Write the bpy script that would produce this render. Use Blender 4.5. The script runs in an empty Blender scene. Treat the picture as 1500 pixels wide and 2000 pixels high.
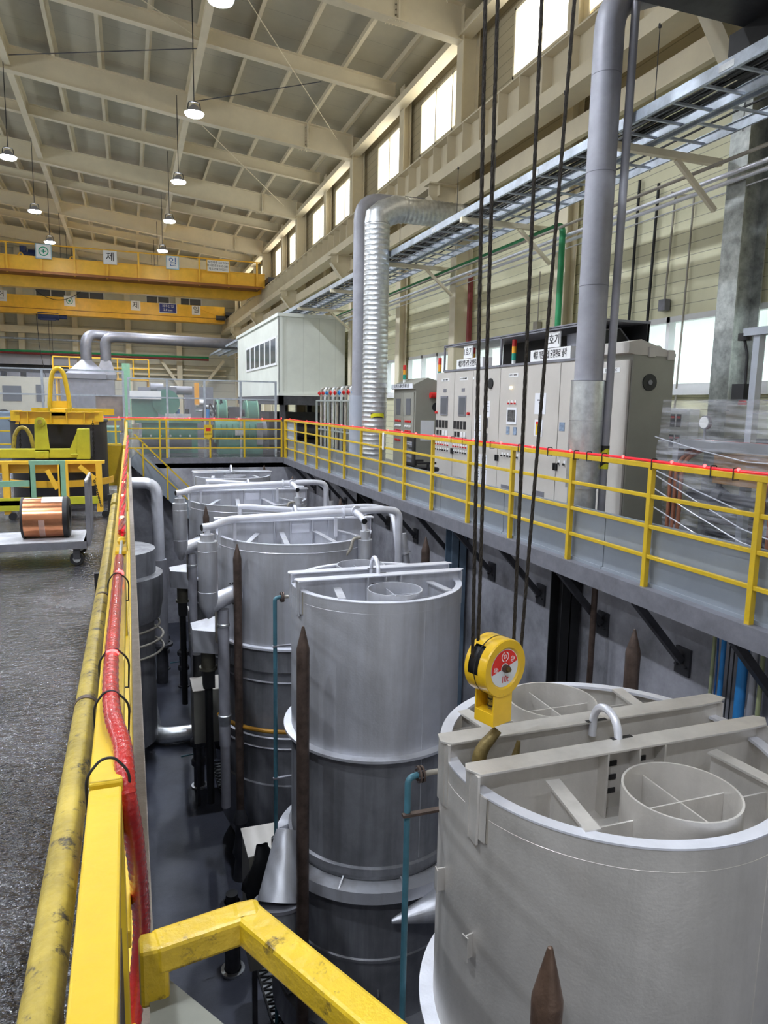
import bpy, math, random
import numpy as np
from mathutils import Vector, Matrix
random.seed(7)
PI = math.pi
S = bpy.context.scene
COL = S.collection

# ------------------------------------------------------------------ camera
F_PX = 1390.0
CAMPOS = np.array([0.0, 0.0, 1.63])
def _basis():
    def d(px, py):
        v = np.array([px-750.0, -(py-1000.0), -F_PX]); return v/np.linalg.norm(v)
    Y = d(250, 783); h = np.array([1, -0.0186, 0.0]); Z = np.cross(h, Y)
    if Z[1] < 0: Z = -Z
    Z /= np.linalg.norm(Z); X = np.cross(Y, Z)
    return np.array([X, Y, Z])
RM = _basis()
def U(px, py, **k):
    """world point seen in direction (px,py) on the plane x=, y= or z="""
    r = RM @ np.array([px-750.0, -(py-1000.0), -F_PX])
    (a, v), = k.items(); i = 'xyz'.index(a); t = (v-CAMPOS[i])/r[i]
    return Vector((CAMPOS+t*r).tolist())
cam = bpy.data.cameras.new('camera'); camo = bpy.data.objects.new('camera', cam); COL.objects.link(camo)
m4 = Matrix(RM.tolist()).to_4x4(); m4.translation = Vector(CAMPOS.tolist()); camo.matrix_world = m4
cam.sensor_fit = 'HORIZONTAL'; cam.sensor_width = 36.0; cam.lens = F_PX/1500*36.0; cam.clip_end = 300; cam.clip_start = 0.05
S.camera = camo
# ------------------------------------------------------------------ world / exposure
S.view_settings.view_transform = 'Standard'; S.view_settings.look = 'None'
S.view_settings.gamma = 1; S.view_settings.use_curve_mapping = False
S.view_settings.exposure = 0.62
w = bpy.data.worlds.new('world'); S.world = w; w.use_nodes = True
w.node_tree.nodes['Background'].inputs[0].default_value = (0.92, 0.95, 1.0, 1)
w.node_tree.nodes['Background'].inputs[1].default_value = 0.3
def area(name, loc, rot, sx, sy, power, col):
    l = bpy.data.lights.new(name, 'AREA'); l.shape = 'RECTANGLE'; l.size = sx; l.size_y = sy; l.energy = power; l.color = col
    o = bpy.data.objects.new(name, l); COL.objects.link(o); o.location = loc; o.rotation_euler = rot; return o
# clerestory windows of the right wall (y0, y1); daylight comes in through them
CLER = [(3.0, 6.2), (7.2, 9.9), (10.7, 13.7), (15.6, 18.55), (19.9, 22.0), (24.3, 26.8), (27.9, 30.3), (32.2, 34.8), (35.7, 38.3), (40.3, 42.6), (43.6, 46.4), (48.0, 51.0)]
for a, b in CLER:
    area('daylight', (7.9, (a+b)/2, 8.9), (0, math.radians(108), 0), 1.3, b-a, 190*(b-a), (1.0, 0.92, 0.70))
# broad unseen fill light added on the left, also for glints on the floor
area('fill_left', (-13.5, 14, 6.0), (0, math.radians(-80), 0), 2.2, 40.0, 700, (0.88, 0.93, 1.0))

# ------------------------------------------------------------------ materials
MATS = {}
def mat(name, col, rough=0.5, metal=0.0, var=0.12, scale=3.0, bump=0.0, bscale=40.0, emit=0.0, alpha=1.0, spots=None, coat=0.0, spec=0.5):
    if name in MATS: return MATS[name]
    m = bpy.data.materials.new(name); m.use_nodes = True; nt = m.node_tree; b = nt.nodes['Principled BSDF']
    b.inputs['Base Color'].default_value = (*col, 1); b.inputs['Roughness'].default_value = rough; b.inputs['Metallic'].default_value = metal
    b.inputs['Coat Weight'].default_value = coat; b.inputs['Specular IOR Level'].default_value = spec
    if alpha < 1: b.inputs['Alpha'].default_value = alpha
    if emit > 0:
        b.inputs['Emission Color'].default_value = (*col, 1); b.inputs['Emission Strength'].default_value = emit
    tc = nt.nodes.new('ShaderNodeTexCoord')
    if var > 0:
        n = nt.nodes.new('ShaderNodeTexNoise'); n.inputs['Scale'].default_value = scale; n.inputs['Detail'].default_value = 6; n.inputs['Roughness'].default_value = 0.65
        nt.links.new(tc.outputs['Object'], n.inputs['Vector'])
        r = nt.nodes.new('ShaderNodeValToRGB')
        lo = tuple(max(0, c*(1-var*1.6)) for c in col); hi = tuple(min(1, c*(1+var)) for c in col)
        r.color_ramp.elements[0].position = 0.3; r.color_ramp.elements[1].position = 0.7
        r.color_ramp.elements[0].color = (*lo, 1); r.color_ramp.elements[1].color = (*hi, 1)
        nt.links.new(n.outputs['Fac'], r.inputs['Fac']); out = r.outputs['Color']
        if spots:
            n2 = nt.nodes.new('ShaderNodeTexNoise'); n2.inputs['Scale'].default_value = spots[1]; n2.inputs['Detail'].default_value = 8; n2.inputs['Roughness'].default_value = 0.75
            nt.links.new(tc.outputs['Object'], n2.inputs['Vector'])
            r2 = nt.nodes.new('ShaderNodeValToRGB'); r2.color_ramp.elements[0].position = spots[2]; r2.color_ramp.elements[1].position = spots[2]+0.09
            r2.color_ramp.elements[0].color = (0, 0, 0, 1); r2.color_ramp.elements[1].color = (1, 1, 1, 1)
            mx = nt.nodes.new('ShaderNodeMix'); mx.data_type = 'RGBA'
            nt.links.new(n2.outputs['Fac'], r2.inputs['Fac']); nt.links.new(r2.outputs['Color'], mx.inputs[0])
            nt.links.new(out, mx.inputs[6]); mx.inputs[7].default_value = (*spots[0], 1); out = mx.outputs[2]
        nt.links.new(out, b.inputs['Base Color'])
    if bump > 0:
        n3 = nt.nodes.new('ShaderNodeTexNoise'); n3.inputs['Scale'].default_value = bscale; n3.inputs['Detail'].default_value = 4
        nt.links.new(tc.outputs['Object'], n3.inputs['Vector'])
        bp = nt.nodes.new('ShaderNodeBump'); bp.inputs['Strength'].default_value = bump; bp.inputs['Distance'].default_value = 0.01
        nt.links.new(n3.outputs['Fac'], bp.inputs['Height']); nt.links.new(bp.outputs['Normal'], b.inputs['Normal'])
    MATS[name] = m; return m
def streaks(m, amt=0.22, vscale=5.0, dark=(0.30, 0.29, 0.28)):
    """vertical wash marks and patchy overspray in the paint"""
    nt = m.node_tree; b = nt.nodes['Principled BSDF']; tc = nt.nodes.new('ShaderNodeTexCoord'); mp = nt.nodes.new('ShaderNodeMapping')
    mp.inputs['Scale'].default_value = (vscale, vscale, 0.45); n = nt.nodes.new('ShaderNodeTexNoise'); n.inputs['Scale'].default_value = 1.0; n.inputs['Detail'].default_value = 7; n.inputs['Roughness'].default_value = 0.6
    r = nt.nodes.new('ShaderNodeMapRange'); r.inputs[1].default_value = 0.45; r.inputs[2].default_value = 0.72; r.inputs[3].default_value = 0.0; r.inputs[4].default_value = amt*2
    nt.links.new(tc.outputs['Object'], mp.inputs[0]); nt.links.new(mp.outputs[0], n.inputs['Vector']); nt.links.new(n.outputs['Fac'], r.inputs[0])
    src = b.inputs['Base Color'].links[0].from_socket; mx = nt.nodes.new('ShaderNodeMix'); mx.data_type = 'RGBA'
    nt.links.new(r.outputs[0], mx.inputs[0]); nt.links.new(src, mx.inputs[6]); mx.inputs[7].default_value = (*dark, 1); nt.links.new(mx.outputs[2], b.inputs['Base Color'])
    r2 = nt.nodes.new('ShaderNodeMapRange'); r2.inputs[3].default_value = b.inputs['Roughness'].default_value-.1; r2.inputs[4].default_value = b.inputs['Roughness'].default_value+.14
    nt.links.new(n.outputs['Fac'], r2.inputs[0]); nt.links.new(r2.outputs[0], b.inputs['Roughness'])
def siding(name, col, axis, pitch, line=0.05, dark=0.45):
    """panel boards: thin seams every pitch metres along an axis, with a bump"""
    m = mat(name, col, 0.55, 0, 0.08, 0.7); nt = m.node_tree; b = nt.nodes['Principled BSDF']
    geo = nt.nodes.new('ShaderNodeNewGeometry'); sx = nt.nodes.new('ShaderNodeSeparateXYZ'); nt.links.new(geo.outputs['Position'], sx.inputs[0])
    d = nt.nodes.new('ShaderNodeMath'); d.operation = 'DIVIDE'; d.inputs[1].default_value = pitch; nt.links.new(sx.outputs['XYZ'.index(axis)], d.inputs[0])
    f = nt.nodes.new('ShaderNodeMath'); f.operation = 'FRACT'; nt.links.new(d.outputs[0], f.inputs[0])
    l = nt.nodes.new('ShaderNodeMath'); l.operation = 'LESS_THAN'; l.inputs[1].default_value = line; nt.links.new(f.outputs[0], l.inputs[0])
    src = b.inputs['Base Color'].links[0].from_socket
    mx = nt.nodes.new('ShaderNodeMix'); mx.data_type = 'RGBA'; nt.links.new(l.outputs[0], mx.inputs[0]); nt.links.new(src, mx.inputs[6])
    mx.inputs[7].default_value = (*(c*dark for c in col), 1); nt.links.new(mx.outputs[2], b.inputs['Base Color'])
    bp = nt.nodes.new('ShaderNodeBump'); bp.inputs['Distance'].default_value = 0.02; bp.inputs['Strength'].default_value = 0.4
    nt.links.new(f.outputs[0], bp.inputs['Height']); nt.links.new(bp.outputs['Normal'], b.inputs['Normal'])
    return m
CREAM = mat('cream_steel', (0.80, 0.72, 0.54), 0.5, 0, 0.06, 1.2)
ROOFM = mat('roof_sheet', (0.50, 0.46, 0.36), 0.6, 0, 0.08, 0.8)
WALLM = siding('wall_siding', (0.78, 0.75, 0.52), 'Z', 0.165, 0.06, 0.5)
WALLU = siding('wall_siding_upper', (0.50, 0.44, 0.30), 'Z', 0.2, 0.08, 0.6)
BACKM = siding('back_siding', (0.68, 0.66, 0.55), 'Z', 0.6, 0.05, 0.55)
GLASSW = mat('window_sky', (1.0, 0.97, 0.86), 0.3, 0, 0, emit=2.6)
SILVER = mat('silver_paint', (0.64, 0.65, 0.70), 0.38, 0.5, 0.09, 2.2, 0.12, 60)
SILVERB = mat('silver_beige_paint', (0.68, 0.65, 0.61), 0.4, 0.45, 0.09, 2.4, 0.12, 60)
SILVERD = mat('silver_paint_dark', (0.30, 0.305, 0.33), 0.42, 0.45, 0.2, 2.0, 0.12, 60)  # darker silver for bases, lower shells, blower casing and side vessel
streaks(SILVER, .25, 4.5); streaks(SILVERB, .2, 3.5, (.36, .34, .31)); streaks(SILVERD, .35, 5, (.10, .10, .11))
BRIGHT = mat('silver_pipe_paint', (0.78, 0.79, 0.86), 0.32, 0.35, 0.06, 5)
GALV = mat('galvanised_steel', (0.66, 0.68, 0.70), 0.36, 0.85, 0.16, 9)
GALVD = mat('galvanised_tray', (0.50, 0.55, 0.62), 0.4, 0.5, 0.18, 6)
GREYP = mat('grey_pipe_paint', (0.33, 0.33, 0.37), 0.5, 0.1, 0.12, 2.5)
YEL = mat('yellow_paint', (0.66, 0.44, 0.02), 0.38, 0, 0.1, 4, 0.1, 50, spots=((0.10, 0.07, 0.03), 9, 0.64), coat=0.2)
YELOLD = mat('worn_yellow_paint', (0.42, 0.31, 0.05), 0.45, 0.1, 0.3, 7, 0.25, 70, spots=((0.05, 0.04, 0.03), 22, 0.55))
YELOR = mat('amber_yellow_paint', (0.88, 0.50, 0.04), 0.4, 0, 0.1, 2)
CHART = mat('olive_yellow_paint', (0.52, 0.50, 0.03), 0.4, 0, 0.12, 4, 0.1, 40, spots=((0.08, 0.08, 0.03), 14, 0.68))
BROWN = mat('rusty_brown_steel', (0.115, 0.08, 0.065), 0.45, 0.4, 0.3, 8, 0.2, 60, spots=((0.18, 0.12, 0.09), 18, 0.66))
BLACK = mat('black_steel', (0.02, 0.02, 0.022), 0.5, 0.2, 0.2, 5)
DARKG = mat('dark_grey_steel', (0.07, 0.07, 0.08), 0.5, 0.3, 0.25, 4)
FRAMEG = mat('grey_steel_frame', (0.22, 0.22, 0.25), 0.5, 0.3, 0.15, 5, 0.1, 60)
CONC = mat('pit_concrete', (0.33, 0.33, 0.37), 0.8, 0, 0.32, 1.3, 0.3, 18)
KERB = mat('taupe_kerb_paint', (0.26, 0.22, 0.19), 0.7, 0, 0.15, 12, 0.3, 90)
TOE = mat('grey_sheet', (0.27, 0.30, 0.34), 0.42, 0.1, 0.08, 1.5)
CAB = mat('cabinet_beige', (0.52, 0.49, 0.45), 0.5, 0, 0.04, 3, 0.15, 200)
CABD = mat('cabinet_side_grey', (0.28, 0.275, 0.235), 0.5, 0, 0.05, 3, 0.15, 200)
BOOTH = mat('booth_panel', (0.72, 0.74, 0.68), 0.45, 0, 0.03, 1)
COPPER = mat('copper_foil', (0.80, 0.34, 0.17), 0.2, 1.0, 0.12, 3, 0.1, 12)
HOODM = mat('hood_grey', (0.20, 0.20, 0.225), 0.45, 0.4, 0.1, 3)
GREEN = mat('machine_green', (0.07, 0.20, 0.145), 0.45, 0.1, 0.2, 3)
MINT = mat('pale_green_paint', (0.22, 0.42, 0.28), 0.5, 0, 0.12, 6)
GREENP = mat('green_pipe', (0.02, 0.28, 0.10), 0.45, 0, 0.1, 4)
BLUEP = mat('blue_pipe', (0.03, 0.22, 0.55), 0.4, 0, 0.08, 4)
TEAL = mat('teal_pipe', (0.06, 0.17, 0.22), 0.4, 0.1, 0.2, 6)
PALEG = mat('pale_olive_pipe', (0.30, 0.33, 0.18), 0.5, 0, 0.12, 4)
REDTUBE = mat('lit_red_tube', (0.75, 0.01, 0.03), 0.3, 0, 0, emit=0.22)
RED = mat('red_paint', (0.62, 0.02, 0.02), 0.35, 0, 0.06, 5)
REDHOSE = mat('red_hose', (0.46, 0.016, 0.012), 0.25, 0, 0.15, 25, 0.3, 120, coat=0.6)
REDGLOW = mat('red_led', (1.0, 0.03, 0.03), 0.3, 0, 0, emit=9)
REDGLOWHOT = mat('red_led_core', (1.0, 0.25, 0.12), 0.3, 0, 0, emit=14)
WHITE = mat('white_paint', (0.80, 0.80, 0.80), 0.4, 0, 0.03, 3)
PAPER = mat('paper', (0.75, 0.76, 0.80), 0.6, 0, 0.02, 3)
INK = mat('black_ink', (0.01, 0.01, 0.012), 0.5, 0, 0)
NAVY = mat('navy_paint', (0.015, 0.03, 0.12), 0.4, 0, 0.1, 4)
SIGNBL = mat('blue_ink', (0.03, 0.12, 0.35), 0.5, 0, 0)
SIGNGR = mat('green_ink', (0.0, 0.33, 0.17), 0.5, 0, 0)
LAMPE = mat('lamp_diffuser', (0.93, 0.96, 1.0), 0.3, 0, 0, emit=70)
ROPE = mat('greasy_wire_rope', (0.045, 0.038, 0.032), 0.4, 0.6, 0.4, 60, 0.4, 200)
WOODW = mat('bleached_wood', (0.42, 0.42, 0.44), 0.6, 0, 0.2, 6)
SCREEN = mat('grey_screen', (0.12, 0.125, 0.14), 0.25, 0, 0.05, 3)
AMBER = mat('amber_lens', (0.8, 0.35, 0.02), 0.3, 0, 0)
ORANGE_UND = mat('crane_underside_shade', (0.28, 0.10, 0.02), 0.6, 0, 0.15, 2)  # crane orange darkened: the shade of the underside is in the colour
TANPIPE = mat('tan_pipe', (0.36, 0.33, 0.28), 0.5, 0.1, 0.15, 6)
HOOK = mat('oily_hook_bronze', (0.19, 0.14, 0.05), 0.45, 0.6, 0.3, 14, 0.3, 60)
YGOLD = mat('golden_yellow_enamel', (0.85, 0.52, 0.02), 0.3, 0, 0.08, 5, coat=0.4, spots=((0.30, 0.20, 0.06), 5, 0.63))
def clear(name, col, alpha, rough=0.08):
    return mat(name, col, rough, 0, 0, alpha=alpha)
FENCEGL = clear('clear_sheet', (0.72, 0.74, 0.80), 0.08)
FILM = mat('stretch_film', (0.72, 0.74, 0.82), 0.12, 0, 0.2, 3, 0.8, 14, alpha=0.17)
def film_alpha():
    nt = FILM.node_tree; b = nt.nodes['Principled BSDF']; tc = nt.nodes.new('ShaderNodeTexCoord'); mp = nt.nodes.new('ShaderNodeMapping')
    mp.inputs['Rotation'].default_value = (0.5, 0, 0); mp.inputs['Scale'].default_value = (2, 1.2, 16); n = nt.nodes.new('ShaderNodeTexNoise'); n.inputs['Scale'].default_value = 1.6; n.inputs['Detail'].default_value = 5
    r = nt.nodes.new('ShaderNodeMapRange'); r.inputs[1].default_value = 0.42; r.inputs[2].default_value = 0.72; r.inputs[3].default_value = 0.04; r.inputs[4].default_value = 0.42
    nt.links.new(tc.outputs['Object'], mp.inputs[0]); nt.links.new(mp.outputs[0], n.inputs['Vector']); nt.links.new(n.outputs['Fac'], r.inputs[0]); nt.links.new(r.outputs[0], b.inputs['Alpha'])
film_alpha()
PANEGL = clear('window_glass', (0.75, 0.85, 0.86), 0.45)
# stripes: yellow/black tape
def tape():
    m = mat('hazard_tape', (0.8, 0.7, 0.02), 0.4, 0, 0); nt = m.node_tree; b = nt.nodes['Principled BSDF']
    g = nt.nodes.new('ShaderNodeNewGeometry'); s = nt.nodes.new('ShaderNodeSeparateXYZ'); nt.links.new(g.outputs['Position'], s.inputs[0])
    a = nt.nodes.new('ShaderNodeMath'); a.operation = 'ADD'; nt.links.new(s.outputs[1], a.inputs[0]); nt.links.new(s.outputs[2], a.inputs[1])
    d = nt.nodes.new('ShaderNodeMath'); d.operation = 'DIVIDE'; d.inputs[1].default_value = 0.17; nt.links.new(a.outputs[0], d.inputs[0])
    f = nt.nodes.new('ShaderNodeMath'); f.operation = 'FRACT'; nt.links.new(d.outputs[0], f.inputs[0])
    l = nt.nodes.new('ShaderNodeMath'); l.operation = 'LESS_THAN'; l.inputs[1].default_value = 0.5; nt.links.new(f.outputs[0], l.inputs[0])
    mx = nt.nodes.new('ShaderNodeMix'); mx.data_type = 'RGBA'; nt.links.new(l.outputs[0], mx.inputs[0])
    mx.inputs[6].default_value = (0.02, 0.02, 0.02, 1); mx.inputs[7].default_value = (0.75, 0.72, 0.02, 1); nt.links.new(mx.outputs[2], b.inputs['Base Color'])
    return m
TAPE = tape()
def wetfloor():
    m = bpy.data.materials.new('wet_floor'); m.use_nodes = True; nt = m.node_tree; b = nt.nodes['Principled BSDF']
    tc = nt.nodes.new('ShaderNodeNewGeometry')
    n = nt.nodes.new('ShaderNodeTexNoise'); n.inputs['Scale'].default_value = 1.1; n.inputs['Detail'].default_value = 8; n.inputs['Roughness'].default_value = 0.7
    nt.links.new(tc.outputs['Position'], n.inputs['Vector'])
    r = nt.nodes.new('ShaderNodeValToRGB'); r.color_ramp.elements[0].position = 0.35; r.color_ramp.elements[1].position = 0.7
    r.color_ramp.elements[0].color = (0.012, 0.012, 0.016, 1); r.color_ramp.elements[1].color = (0.06, 0.055, 0.06, 1)
    nt.links.new(n.outputs['Fac'], r.inputs['Fac']); nt.links.new(r.outputs['Color'], b.inputs['Base Color'])
    r2 = nt.nodes.new('ShaderNodeMapRange'); r2.inputs[1].default_value = 0.35; r2.inputs[2].default_value = 0.65; r2.inputs[3].default_value = 0.14; r2.inputs[4].default_value = 0.30
    nt.links.new(n.outputs['Fac'], r2.inputs[0]); nt.links.new(r2.outputs[0], b.inputs['Roughness'])
    n3 = nt.nodes.new('ShaderNodeTexNoise'); n3.inputs['Scale'].default_value = 20; n3.inputs['Detail'].default_value = 3; n3.inputs['Roughness'].default_value = 0.6
    mp = nt.nodes.new('ShaderNodeMapping'); mp.inputs['Scale'].default_value = (0.8, 1.0, 1.0); nt.links.new(tc.outputs['Position'], mp.inputs[0]); nt.links.new(mp.outputs[0], n3.inputs['Vector'])
    bp = nt.nodes.new('ShaderNodeBump'); bp.inputs['Strength'].default_value = 1.0; bp.inputs['Distance'].default_value = 0.04
    nt.links.new(n3.outputs['Fac'], bp.inputs['Height']); nt.links.new(bp.outputs['Normal'], b.inputs['Normal'])
    b.inputs['Specular IOR Level'].default_value = 1.0
    return m
WET = wetfloor()
PITF = mat('pit_floor_matting', (0.055, 0.06, 0.085), 0.5, 0, 0.3, 1.3, 0.3, 60)

# ------------------------------------------------------------------ mesh builder
class MB:
    def __init__(s): s.v = []; s.f = []; s.sm = []
    def _add(s, vs, fs, smooth=False):
        o = len(s.v); s.v += [tuple(v) for v in vs]; s.f += [tuple(o+i for i in f) for f in fs]; s.sm += [smooth]*len(fs); return s
    def box(s, x0, y0, z0, x1, y1, z1):
        x0, x1 = sorted((x0, x1)); y0, y1 = sorted((y0, y1)); z0, z1 = sorted((z0, z1))
        return s._add([(x0,y0,z0),(x1,y0,z0),(x1,y1,z0),(x0,y1,z0),(x0,y0,z1),(x1,y0,z1),(x1,y1,z1),(x0,y1,z1)],
                      [(3,2,1,0),(4,5,6,7),(0,1,5,4),(1,2,6,5),(2,3,7,6),(3,0,4,7)])
    def obox(s, c, hx, hy, hz, ax=None):
        """oriented box: centre, half sizes, 3 axes"""
        ax = ax or (Vector((1,0,0)), Vector((0,1,0)), Vector((0,0,1))); c = Vector(c); P = []
        for z in (-1, 1):
            for x, y in ((-1,-1),(1,-1),(1,1),(-1,1)): P.append(c+ax[0]*hx*x+ax[1]*hy*y+ax[2]*hz*z)
        return s._add(P, [(3,2,1,0),(4,5,6,7),(0,1,5,4),(1,2,6,5),(2,3,7,6),(3,0,4,7)])
    def bar(s, p, q, w, h, up=(0,0,1)):
        p, q = Vector(p), Vector(q); d = (q-p); L = d.length; d.normalize(); up = Vector(up)
        if abs(d.dot(up)) > 0.98: up = Vector((0,1,0))
        x = d.cross(up).normalized(); y = x.cross(d).normalized()
        return s.obox((p+q)/2, w/2, L/2, h/2, (x, d, y))
    def cyl(s, p, q, r, n=16, r2=None, cap=True):
        p, q = Vector(p), Vector(q); d = (q-p).normalized(); a = Vector((0,0,1)) if abs(d.z) < 0.9 else Vector((1,0,0))
        x = d.cross(a).normalized(); y = d.cross(x); r2 = r if r2 is None else r2; vs = []
        for c, rr in ((p, r), (q, r2)):
            for i in range(n):
                t = 2*PI*i/n; vs.append(c+(x*math.cos(t)+y*math.sin(t))*rr)
        s._add(vs, [(i, (i+1) % n, n+(i+1) % n, n+i) for i in range(n)], True)
        if cap: s._add(vs[:n], [tuple(range(n))[::-1]]); s._add(vs[n:], [tuple(range(n))])
        return s
    def tube(s, pts, r, n=10, bend=0.0, closed=False, cap=True):
        P = [Vector(p) for p in pts]
        if bend > 0 and len(P) > 2:
            Q = [P[0]]
            for i in range(1, len(P)-1):
                a, b, c = P[i-1], P[i], P[i+1]; da = (a-b); dc = (c-b)
                k = min(bend, da.length*0.48, dc.length*0.48); da.normalize(); dc.normalize(); s0 = b+da*k; s1 = b+dc*k
                for j in range(7):
                    t = j/6; Q.append(s0*(1-t)**2+b*2*t*(1-t)+s1*t*t)
            Q.append(P[-1]); P = Q
        N = len(P); R = r if hasattr(r, '__len__') else [r]*N; vs = []; x = None
        for i in range(N):
            if closed: d = P[(i+1) % N]-P[i-1]
            else: d = P[min(i+1, N-1)]-P[max(i-1, 0)]
            d.normalize()
            if x is None:
                a = Vector((0,0,1)) if abs(d.z) < 0.9 else Vector((1,0,0)); x = d.cross(a).normalized()
            else:
                x = (x-d*x.dot(d)).normalized()
            y = d.cross(x)
            for k in range(n):
                t = 2*PI*k/n; vs.append(P[i]+(x*math.cos(t)+y*math.sin(t))*R[i])
        fs = []
        for i in range(N if closed else N-1):
            j = (i+1) % N
            for k in range(n): fs.append((i*n+k, i*n+(k+1) % n, j*n+(k+1) % n, j*n+k))
        s._add(vs, fs, True)
        if cap and not closed: s._add(vs[:n], [tuple(range(n))[::-1]]); s._add(vs[-n:], [tuple(range(n))])
        return s
    def lathe(s, prof, c=(0,0,0), n=64, a0=0.0, a1=2*PI, axis=None):
        c = Vector(c); full = abs(a1-a0-2*PI) < 1e-6; m = n if full else n+1; vs = []
        for i in range(m):
            t = a0+(a1-a0)*i/n; cs, sn = math.cos(t), math.sin(t)
            for r, z in prof:
                if axis is None: vs.append(c+Vector((r*cs, r*sn, z)))
                else: vs.append(c+axis[0]*(r*cs)+axis[1]*(r*sn)+axis[2]*z)
        k = len(prof); fs = []
        for i in range(n):
            j = (i+1) % m
            for q in range(k-1): fs.append((i*k+q, j*k+q, j*k+q+1, i*k+q+1))
        return s._add(vs, fs, True)
    def disc(s, c, r, n=48, r0=0.0):
        return s.lathe([(r, 0), (r0, 0)] if r0 > 0 else [(r, 0), (0.0005, 0)], c, n)
    def prism(s, pts, ext):
        """closed polygon (3-D points) extruded by vector ext"""
        P = [Vector(p) for p in pts]; e = Vector(ext); n = len(P)
        return s._add(P+[p+e for p in P], [tuple(range(n))[::-1], tuple(range(n, 2*n))]+[(i, (i+1) % n, n+(i+1) % n, n+i) for i in range(n)])
    def quad(s, a, b, c, d): return s._add([a, b, c, d], [(0,1,2,3)])
    def build(s, name, m, parent=None, bevel=0.0, ang=35):
        me = bpy.data.meshes.new(name); me.from_pydata(s.v, [], s.f); me.update()
        if any(s.sm):
            me.polygons.foreach_set('use_smooth', s.sm)
            try: me.set_sharp_from_angle(angle=math.radians(ang))
            except Exception: pass
        me.materials.append(m); o = bpy.data.objects.new(name, me); COL.objects.link(o)
        if parent is not None:
            o.parent = parent; o.matrix_parent_inverse = parent_inv(parent)
        if bevel > 0:
            b = o.modifiers.new('bevel', 'BEVEL'); b.width = bevel; b.segments = 2; b.limit_method = 'ANGLE'; b.angle_limit = math.radians(40)
        return o
def parent_inv(p):
    # world matrix of the parent (before depsgraph evaluation), inverted
    m = p.matrix_basis.copy(); q = p
    while q.parent is not None:
        m = q.matrix_parent_inverse @ m; q = q.parent; m = q.matrix_basis @ m
    return m.inverted()
LABELS = {}
def tag(o, label, cat, group=None, kind=None):
    o['label'] = label; o['category'] = cat
    if group: o['group'] = group
    if kind: o['kind'] = kind
    if label in LABELS: print('DUPLICATE LABEL', label)
    LABELS[label] = o.name
    return o
def thing(name, label, cat, loc, group=None):
    o = bpy.data.objects.new(name, None); COL.objects.link(o); o.location = loc; o.empty_display_size = 0.1
    return tag(o, label, cat, group)
def struct(o):
    o['kind'] = 'structure'; return o
def copy_tree(o, parent=None):
    c = o.copy(); COL.objects.link(c)
    if parent is not None:
        inv = o.matrix_parent_inverse.copy(); c.parent = parent; c.matrix_parent_inverse = inv
    for ch in [x for x in COL.objects if x.parent == o]: copy_tree(ch, c)
    return c
def text(name, s, size, m, parent, c, right, up, ex=0.002, align='CENTER', sx=1.0):
    cu = bpy.data.curves.new(name, 'FONT'); cu.body = s; cu.size = size; cu.align_x = align; cu.align_y = 'CENTER'; cu.extrude = ex; cu.resolution_u = 3
    t = bpy.data.objects.new(name, cu); COL.objects.link(t)
    dg = bpy.context.evaluated_depsgraph_get(); me = bpy.data.meshes.new_from_object(t.evaluated_get(dg)); bpy.data.objects.remove(t)
    r, u = Vector(right).normalized(), Vector(up).normalized(); n = r.cross(u)
    me.transform(Matrix(((r.x*sx, u.x, n.x, c[0]), (r.y*sx, u.y, n.y, c[1]), (r.z*sx, u.z, n.z, c[2]), (0, 0, 0, 1))))
    me.materials.clear(); me.materials.append(m)
    o = bpy.data.objects.new(name, me); COL.objects.link(o)
    if parent is not None: o.parent = parent; o.matrix_parent_inverse = parent_inv(parent)
    return o
V = Vector
ORD = ['first', 'second', 'third', 'fourth', 'fifth', 'sixth', 'seventh', 'eighth', 'ninth', 'tenth', 'eleventh', 'twelfth', 'thirteenth', 'fourteenth', 'fifteenth', 'sixteenth', 'seventeenth', 'eighteenth', 'nineteenth', 'twentieth', 'twenty-first', 'twenty-second', 'twenty-third', 'twenty-fourth', 'twenty-fifth']

# ================================================================== STRUCTURE
YB = 54.0; XW = 7.5; PITX = 5.2; PITY = 21.75; ZP = -5.0
def zr(x): return 10.35+0.1*(7.0-x)          # underside of the roof sheet
# floors
struct(MB().box(-16, -5, -0.3, 0.02, PITY, 0).build('floor_left', WET))
struct(MB().box(-16, PITY, -0.3, XW+.2, YB, 0).build('floor_far', WET))
struct(MB().box(4.62, -5, -0.12, XW+.2, PITY, 0).build('floor_right', mat('walkway_floor', (0.2, 0.2, 0.22), 0.6, 0, 0.2, 3)))
struct(MB().box(-1.4, -5, ZP-0.2, PITX+.2, PITY, ZP).build('floor_pit', PITF))
struct(MB().box(0.02-.1, -5, -0.42, 0.02, PITY, 0.012).build('trim_1', KERB))      # kerb of the left pit edge
# pit walls
struct(MB().box(PITX, -5, ZP, PITX+.3, PITY+.3, -0.12).build('wall_pit_right', CONC))
struct(MB().box(-1.4, PITY, ZP, PITX+.3, PITY+.3, -0.02).build('wall_pit_far', CONC))
struct(MB().box(-1.7, -5, ZP, -1.4, PITY, -0.3).build('wall_pit_left', CONC))
struct(MB().box(-1.4, PITY-.06, -0.16, 4.6, PITY+.05, 0.0).build('trim_2', FRAMEG))
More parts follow.
